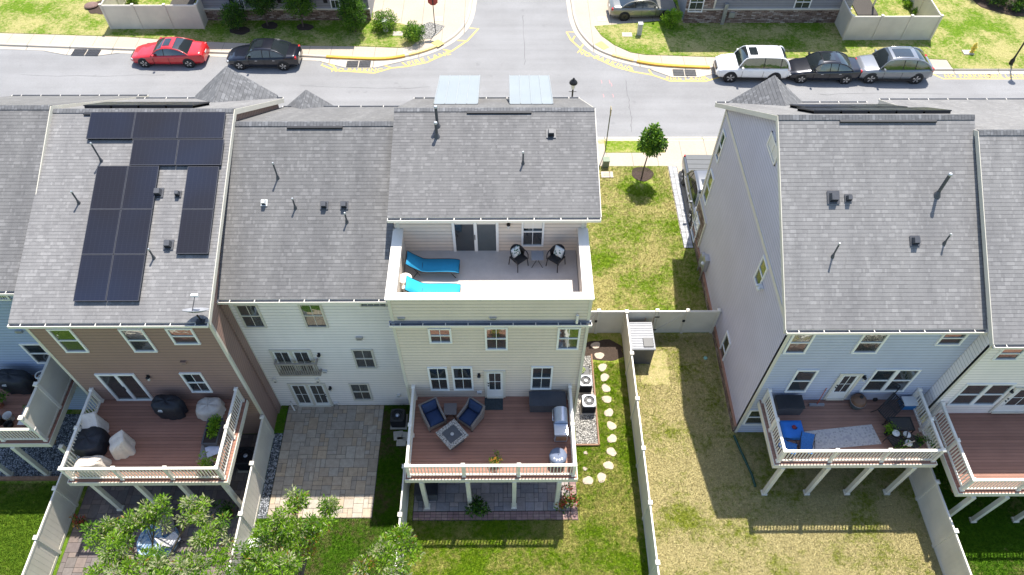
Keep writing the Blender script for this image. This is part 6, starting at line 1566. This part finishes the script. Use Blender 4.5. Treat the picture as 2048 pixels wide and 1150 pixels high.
# ================================================================== STREET FURNITURE
p = gz(1143, 196); p = Vector((p.x+.03, 34.7, 0)); tp = gy(1147, 156, p.y).z
p.x = gy(1146, 175, p.y).x
t = thing('street_lamp', 'black lantern street lamp seen over the cream house roof', 'street lamp', p)
b = MB(); b.lathe([(.14, 0), (.14, .3), (.07, .45), (.055, 1.0)], p, 0, 12); b.tube([p+Vector((0, 0, .9)), p+Vector((0, 0, tp-.75))], .05, 0, 10); b.tube([p+Vector((-.22, 0, tp-.95)), p+Vector((.22, 0, tp-.95))], .018, 0, 6); b.build('post', MT['black'], t)
b = MB(); b.lathe([(.09, tp-.75), (.17, tp-.35)], p, 0, 6, sm=False); b.build('lantern_glass', MT['ceramic'], t)
b = MB(); b.lathe([(.24, tp-.36), (.24, tp-.30), (.16, tp-.18), (.07, tp-.12), (.06, tp-.02), (.02, tp)], p, 0, 12); b.build('lantern_cap', MT['black'], t)
p = gz(2021, 128); t = thing('street_lamp', 'dark lamp post at the edge of the picture on the far grass', 'street lamp', p); b = MB(); b.lathe([(.14, 0), (.14, .3), (.07, .45), (.055, .8)], p, 0, 12); b.tube([p+Vector((0, 0, .8)), p+Vector((0, 0, 3.6))], .055, 0, 10); b.build('post', MT['black'], t); b = MB(); b.lathe([(.12, 3.6), (.22, 4.0), (.24, 4.02), (.05, 4.25)], p, 0, 10); b.build('lantern_cap', MT['black'], t)
p = gz(1210, 304); tz = gy(1223, 215, p.y).z
t = thing('street_sign', 'slim sign post seen from its edge on the near verge', 'street sign', p); b = MB(); b.bar(p, p+Vector((.0, 0, tz-.02)), .055, .03); b.build('post', pm('green_steel', (.09, .10, .06), .5), t); b = MB(); b.cbox(p+Vector((0, 0, tz-.25)), (.03, .34, .46), 0); b.build('sign_plate', pm('ochre_plate', (.35, .27, .10), .5), t)
p = gz(871, 66); t = thing('street_sign', 'octagonal sign on a thin post standing in the pale gravel corner', 'street sign', p); b = MB(); b.tube([p, p+Vector((0, 0, 2.6))], .03, 0, 8); b.build('post', MT['dark'], t); b = MB(); b.prism([p+Vector((.36*math.cos(PI/8+k*PI/4), .03, 2.45+.36*math.sin(PI/8+k*PI/4))) for k in range(8)], (0, .02, 0)); b.build('sign_plate', pm('red_sign', (.35, .05, .04), .5), t)
p = gz(1942, 106); t = thing('fire_hydrant', 'yellow fire hydrant on the far sunny grass', 'fire hydrant', p); Y = pm('hydrant_yellow', (.62, .45, .06), .5)
b = MB(); b.lathe([(.16, .03), (.16, .08), (.11, .1), (.11, .52), (.14, .54), (.14, .58), (.12, .6)], p, 0, 14); b.build('barrel', Y, t); b = MB(); b.lathe([(.12, .6), (.10, .70), (.04, .77), (.03, .82)], p, 0, 14); b.build('bonnet', Y, t); b = MB(); b.tube([p+Vector((-.2, 0, .42)), p+Vector((.2, 0, .42))], .055, 0, 10); b.tube([p, p+Vector((0, -.22, .4))], .06, 0, 10); b.build('nozzle', Y, t); 
tag(MB().cbox(gz(1935, 106)+Vector((0, 0, .055)), (.7, .5, .05)).build('concrete_pad', MT['kerb']), 'low concrete pad beside the yellow hydrant', 'pad')
GB = pm('box_green', (.16, .20, .13), .5, .1, 4); GYB = pm('box_grey', (.42, .43, .41), .5, .1, 4)
for (u, v, w, h, m, l) in ((772, 62, .32, .8, GYB, 'pale grey utility pedestal between the two round bushes'), (1278, 69, .30, .85, GYB, 'grey utility pedestal on the sunny corner lawn'), (1211, 332, .36, .5, GB, 'dull green utility box on the near pavement edge')):
    p = gz(u, v); t = thing('utility_box', l, 'utility box', p); b = MB(); b.box(p.x-w/2, p.x+w/2, p.y-w/2, p.y+w/2, 0, h); b.build('cabinet', m, t, bevel=.02); b = MB(); b.box(p.x-w/2-.02, p.x+w/2+.02, p.y-w/2-.02, p.y+w/2+.02, h, h+.05); b.build('cap', m, t, bevel=.01)
for (u, v, l) in ((1214, 350, 'pale meter lid in the grass near the cream house'), (1254, 70, 'pale meter lid set in the sunny corner lawn'), (796, 68, 'pale meter lid in the grass between the round bushes')):
    p = gz(u, v); b = MB(); b.box(p.x-.35, p.x+.35, p.y-.25, p.y+.25, 0, .05, 0); b.box(p.x-.2, p.x+.2, p.y-.12, p.y+.12, .05, .055, 1); tag(b.build('meter_lid', [MT['kerb'], MT['concrete']], bevel=.01), l, 'meter lid')
p = gz(184, 14); b = MB(); b.cbox((0, 0, .15), (1.3, 1.1, .3), 0, rotz(.3), .8); o = b.build('boulder', pm('brown_rock', (.19, .12, .10), .9, .25, 3, .05), subsurf=2); o.location = p; tag(o, 'flat brown boulder in the mulch by the far fence', 'boulder')
# yards behind the far fences
p = gz(285, 2); q = gz(380, 2)
struct(MB().box(p.x+2.2, q.x+.4, p.y-1.0, p.y+3, .0, .10).build('patio', MT['joint']))
p = gz(1720, 32); struct(MB().box(p.x-.2, p.x+1.3, p.y, p.y+5, .0, .10).build('patio', MT['joint']))
p = gz(1745, 15); b = MB(); b.bar((p.x, p.y, 0), (p.x, p.y, 2.6), .1, .1); tag(b.build('timber_post', MT['trim']), 'pale timber post inside the upper right fenced yard', 'post')
for i in range(1): pass

# ================================================================== TREES AND SHRUBS
def branch(b, p, d, L, r, depth, R, tips, m=0, spread=.6, up=.15):
    pts = [p]; q = p.copy(); dd = d.normalized(); n = 4
    for i in range(n):
        dd = (dd+Vector((R.gauss(0, .12), R.gauss(0, .12), R.gauss(0, .08)+up*.3))).normalized(); q = q+dd*(L/n); pts.append(q.copy())
    b.tube(pts, [r*(1-.6*i/n) for i in range(n+1)], m, 6 if depth < 2 else 4, False)
    if depth == 0: tips.append((q, dd)); tips.append((pts[-2], dd)); return
    for i in range(3 if depth > 1 else 4):
        k = R.randint(2, n); a = Vector((R.gauss(0, 1), R.gauss(0, 1), R.gauss(.2, .6))).normalized()
        branch(b, pts[k], (dd+a*spread).normalized(), L*R.uniform(.55, .75), r*.5, depth-1, R, tips, m, spread, up)
def shrub(label, p, rx, h, seed, mats=(1, 2), name='round_bush', trunk=0, per=40, size=.13, n=60, cat='bush', group=None, ry=None):
    t = thing(name, label, cat, p, 0, group); R = random.Random(seed); cs = []; ry = ry or rx
    zc = trunk+(h-trunk)/2; rz = (h-trunk)/2
    for _ in range(n):
        v = Vector((R.gauss(0, 1), R.gauss(0, 1), R.gauss(0, 1))).normalized()*(R.random()**.35*.86); cs.append(p+Vector((v.x*rx, v.y*ry, zc+v.z*rz)))
    leaves('foliage', cs, per, [.28*rx*R.uniform(.6, 1.3) for _ in cs], size, [LEAFS[i] for i in mats], [1]*len(mats), seed, t, up=.5)
    b = MB(); b.tube([p, p+Vector((.02, 0, max(.3, zc)))], [.05+.02*trunk, .025], 0, 7); tips = []
    for k in range(5): b.tube([p+Vector((0, 0, max(.12, trunk*.9))), p+Vector((rx*.6*math.cos(k*1.26), ry*.6*math.sin(k*1.26), zc+rz*.3))], [.025, .008], 0, 5)
    b.build('trunk', MT['bark'], t); return t
GT = 'shrubs and small trees at the far corner house'
for (u, v, r, h, tr, nm, ct, l, ms, n) in ((478, 60, .95, 2.0, .3, 'shrub', 'shrub', 'loose dark shrub at the end of the row, nearest the fenced yard', (1, 2, 2), 70), (536, 52, 1.1, 3.0, .9, 'ornamental_tree', 'tree', 'small dark tree second along the grey house base', (1, 2, 2), 90), (607, 54, 1.15, 3.1, .9, 'ornamental_tree', 'tree', 'small tree with pale trunk in the middle of the grey house base', (1, 2, 1), 95), (712, 64, 1.05, 3.0, .2, 'shrub', 'shrub', 'large bluish shrub at the corner of the grey house', (1, 2, 1), 110)):
    shrub(l, gz(u, v), r, h, int(u), ms, nm, tr, 44, .14, n, ct, GT)
shrub('round green bush behind the grey utility pedestal', gz(771, 57), .98, 1.25, 31, (0, 1, 2), 'round_bush', 0, 46, .11, 80, 'bush', GT); shrub('round flowering bush next to the pale gravel corner', gz(828, 80), .92, 1.25, 32, (0, 1, 2), 'round_bush', 0, 46, .11, 80, 'bush', GT)
shrub('bright round bush at the stone house corner beside the driveway', gz(1341, 54), .72, 1.4, 33, (0, 0, 1), 'round_bush', 0, 46, .10, 70)
for (u, v, r, h, l) in ((1990, 8, 1.0, 1.6, 'dark bush in the shaded mulch bed at the top corner'), (2036, 18, 1.0, 1.6, 'green bush at the picture edge in the mulch bed'), (1955, -8, .9, 1.5, 'half hidden bush at the top edge by the mulch bed')): shrub(l, gz(u, v), r, h, int(u), (1, 2, 2), 'shrub', 0, 40, .15, 60, 'shrub')
for (u, v, r, h, l) in ((1832, 30, .4, .6, 'low bright plant inside the upper right fenced yard'), (1816, 14, .38, .55, 'low plant at the bed edge inside the upper right yard'), (268, 6, .5, .7, 'yellow green plant inside the upper left fenced yard')): shrub(l, gz(u, v), r, h, int(u)+5, (0, 0, 1), 'low_plant', 0, 36, .11, 30, 'plant')
# young street tree
p = gz(1283, 356); t = thing('young_tree', 'young round-crowned street tree in a mulch ring on the side lawn', 'tree', p); R = random.Random(5); b = MB(); tips = []
hc = gy(1296, 285, p.y-.1).z; b.tube([p, p+Vector((.02, .0, .8)), p+Vector((.10, .02, 1.7)), Vector((p.x+.22, p.y, hc+.3))], [.05, .042, .036, .02], 0, 8)
cs = []
for _ in range(105):
    v = Vector((R.gauss(0, 1), R.gauss(0, 1), R.gauss(0, 1))).normalized()*(R.random()**.4); k = 1-.25*max(0, v.z); cs.append(Vector((p.x+.2+v.x*.68*k, p.y+v.y*.68*k, hc+v.z*.95)))
for _ in range(12): c = R.choice(cs); b.tube([Vector((p.x+.14, p.y, 1.8+R.random()*.6)), c], [.018, .006], 0, 5)
b.build('trunk', MT['bark'], t); leaves('crown', cs, 40, .22, .15, [LEAFS[1], LEAFS[2], LEAFS[0], LEAFS[3]], [4, 4, 1.6, .3], 5, t, up=.1, asp=.6)

# foreground trees, crowns only a few metres under the camera
def big_tree(label, base, tops, seed, per=100, leafs=.145):
    t = thing('leafy_tree', label, 'tree', base); R = random.Random(seed); b = MB(); cs = []; base = Vector(base)
    fork = base+Vector((0, 0, 1.6)); b.tube([base, base+Vector((.03, .02, .9)), fork], [.15, .12, .10], 0, 9)
    for (tp, rad, n) in tops:
        tp = Vector(tp); mid = fork.lerp(tp, .55)+Vector((R.gauss(0, .15), R.gauss(0, .15), .1)); b.tube([fork, fork.lerp(mid, .5)+Vector((R.gauss(0, .08), 0, 0)), mid, tp], [.07, .055, .04, .012], 0, 7, False)
        for _ in range(n):
            v = Vector((R.gauss(0, 1), R.gauss(0, 1), R.gauss(0, .8))); v = v.normalized()*(R.random()**.45)
            c = tp+Vector((v.x*rad, v.y*rad, v.z*rad*.85-.15*rad)); cs.append(c); s = mid.lerp(tp, R.random()*.9+.1); b.tube([s, s.lerp(c, .5)+Vector((0, 0, .06)), c], [.018, .011, .005], 0, 4, False)
    b.build('trunk', MT['bark'], t)
    leaves('crown', cs, per, .23, leafs, [LEAFS[1], LEAFS[0], LEAFS[3], LEAFS[4], LEAFS[2]], [2.6, 6.0, 2.6, .35, .3], seed, t, up=.55, asp=.30)
    return t
def T(u, v, z): return gz(u, v, z)
big_tree('large leafy tree rising below the brown deck patio', (gz(340, 1230).x, gz(340, 1230).y, 0), [(T(200, 1062, 4.6), .5, 10), (T(255, 1050, 4.8), .5, 11), (T(310, 1028, 4.9), .55, 12), (T(385, 1020, 5.0), .5, 11), (T(425, 1060, 5.0), .5, 11), (T(230, 1110, 4.9), .7, 15), (T(300, 1130, 5.0), .6, 11), (T(390, 1125, 5.2), .8, 17), (T(470, 1110, 4.9), .7, 15), (T(215, 1150, 4.6), .6, 10), (T(330, 1170, 5.2), .9, 16)], 41)
big_tree('leafy tree with pale twig tips in front of the paved patio', (gz(610, 1240).x, gz(610, 1240).y, 0), [(T(588, 1000, 5.0), .30, 8), (T(655, 1018, 4.9), .28, 7), (T(568, 1040, 5.1), .48, 12), (T(630, 1050, 5.1), .42, 10), (T(530, 1075, 4.9), .5, 12), (T(600, 1085, 4.8), .5, 11), (T(500, 1115, 5.0), .6, 13), (T(560, 1130, 5.2), .6, 12)], 43)
big_tree('leafy treetop over the slim fence left of the cream house lawn', (gz(770, 1235).x, gz(770, 1235).y, 0), [(T(798, 1066, 4.6), .25, 7), (T(770, 1100, 4.8), .42, 10), (T(822, 1095, 4.7), .36, 9), (T(790, 1130, 5.0), .55, 13), (T(725, 1135, 4.9), .35, 8)], 47)

# things glimpsed through the branches on the dark patio
def sling_chair(label, p, rz, m):
    t = thing('sling_chair', label, 'chair', (0, 0, 0), 0, 'chairs on the dark patio'); b = MB(); b.cbox((0, 0, .38), (.5, .48, .03)); b.build('seat', m, t); b = MB(); b.cbox((0, .3, .68), (.5, .6, .03), 0, rotx(math.radians(68))); b.build('backrest', m, t)
    for x in (-.25, .25): b = MB(); b.tube([(x, -.24, 0), (x, -.22, .38), (x, .24, .38), (x, .36, .95)], .016, 0, 6); b.tube([(x, .24, .38), (x, .34, 0)], .016, 0, 6); b.build('side_frame', MT['dark'], t)
    t.location = p; t.rotation_euler = (0, 0, rz)
sling_chair('brown grey sling chair on the dark patio under the branches', gz(343, 1062), .3, MT['wicker']); sling_chair('pale sling chair half hidden by branches on the dark patio', gz(352, 1085), 2.4, MT['palecover'])
p = gz(320, 1085); t = thing('play_pool', 'blue patterned play pool glimpsed through the branches', 'play pool', p); b = MB(); b.lathe([(.75, 0), (.8, .1), (.8, .3), (.75, .34), (.68, .3), (.68, .12)], p, 0, 28); b.build('rim', speck('pool_print', (.06, .16, .30), (.40, .45, .48), 9), t); b = MB(); b.lathe([(.685, .18), (.685, .2)], p, 0, 28); b.build('water', speck('pool_water', (.10, .20, .32), (.42, .48, .50), 9), t)
potplant('dark red plant in a pot against the left patio fence', gz(172, 1052), .16, .3, MT['terracotta'], .36, ('red',), 51, 10, mats=(2, 4)); potplant('dark bush in a pot by the fence of the dark patio', gz(460, 1030), .2, .3, MT['terracotta'], .5, None, 52, 14, mats=(2, 2, 1))
tag(MB().cbox(gz(500, 1095)+Vector((0, 0, .2)), (.9, .5, .4)).build('bin_box', MT['ceramic'], bevel=.02), 'white box beside the fence below the leafy branches', 'box')

# ================================================================== GRASS
def turf(name, areas, holes, dens, m, seed, hgt=.07):
    R = np.random.RandomState(seed); P = []
    for (x0, x1, y0, y1) in areas:
        n = int((x1-x0)*(y1-y0)*dens); P.append(np.stack([x0+(x1-x0)*R.rand(n), y0+(y1-y0)*R.rand(n)], 1))
    P = np.concatenate(P); keep = np.ones(len(P), bool)
    for (x0, x1, y0, y1) in holes: keep &= ~((P[:, 0] > x0+.04*np.sin(P[:, 1]*9)+.03) & (P[:, 0] < x1-.04*np.sin(P[:, 1]*7)-.03) & (P[:, 1] > y0+.04*np.sin(P[:, 0]*8)+.03) & (P[:, 1] < y1-.03))
    P = P[keep]; n = len(P); a = R.rand(n)*6.283; L = hgt*(.5+R.rand(n)); w = .006+.006*R.rand(n); t = R.rand(n)*6.283; ln = L*(.3+.7*R.rand(n))
    Z = np.zeros(n); A = np.stack([P[:, 0]-w*np.cos(a), P[:, 1]-w*np.sin(a), Z], 1); B = np.stack([P[:, 0]+w*np.cos(a), P[:, 1]+w*np.sin(a), Z], 1); C = np.stack([P[:, 0]+ln*np.cos(t), P[:, 1]+ln*np.sin(t), L], 1)
    V = np.stack([A, B, C], 1).reshape(-1, 3); me = bpy.data.meshes.new(name); me.vertices.add(n*3); me.vertices.foreach_set('co', V.ravel()); me.loops.add(n*3); me.loops.foreach_set('vertex_index', np.arange(n*3, dtype=np.int32)); me.polygons.add(n); me.polygons.foreach_set('loop_start', np.arange(0, n*3, 3, dtype=np.int32)); me.polygons.foreach_set('loop_total', np.full(n, 3, dtype=np.int32)); me.materials.append(m); me.update()
    o = bpy.data.objects.new(name, me); COL.objects.link(o); o['kind'] = 'stuff'; return o
SX = [(gz(u, v).x-.22*s, gz(u, v).x+.22*s, gz(u, v).y-.2*s, gz(u, v).y+.2*s) for u, v, s in ST]
turf('grass', [(-4.2, FX, 6.4, 19.7)], [(-4.15, 3.0, 10.6, 20), (3.0, 4.1, 13.9, 18.7), (3.5, 5.6, 18.2, 19.9)]+SX, 2200, MT['g_h3'], 1)
turf('grass', [(FX+.1, 17.3, 6.0, 19.7)], [(10.0, 17.5, 14.5, 20), (6.3, 7.7, 17, 18.9)], 1500, MT['g_h4'], 2, .05)
turf('grass', [(-10.4, -4.25, 6.5, 16)], [(-10.5, -5.6, 10.7, 16)], 2000, MT['g_h2'], 3)
turf('grass', [(3.0, 10.1, 20, 31.7)], [(9.5, 10.2, 25, 32), (7.3, 8.5, 30.0, 31.3)], 900, MT['g_side'], 4)
turf('grass', [(-23, -18.2, 8, 12.3)], [], 2000, MT['g_h1'], 5); turf('grass', [(17.5, 23, 7, 13.5)], [], 2000, MT['g_h5'], 6)
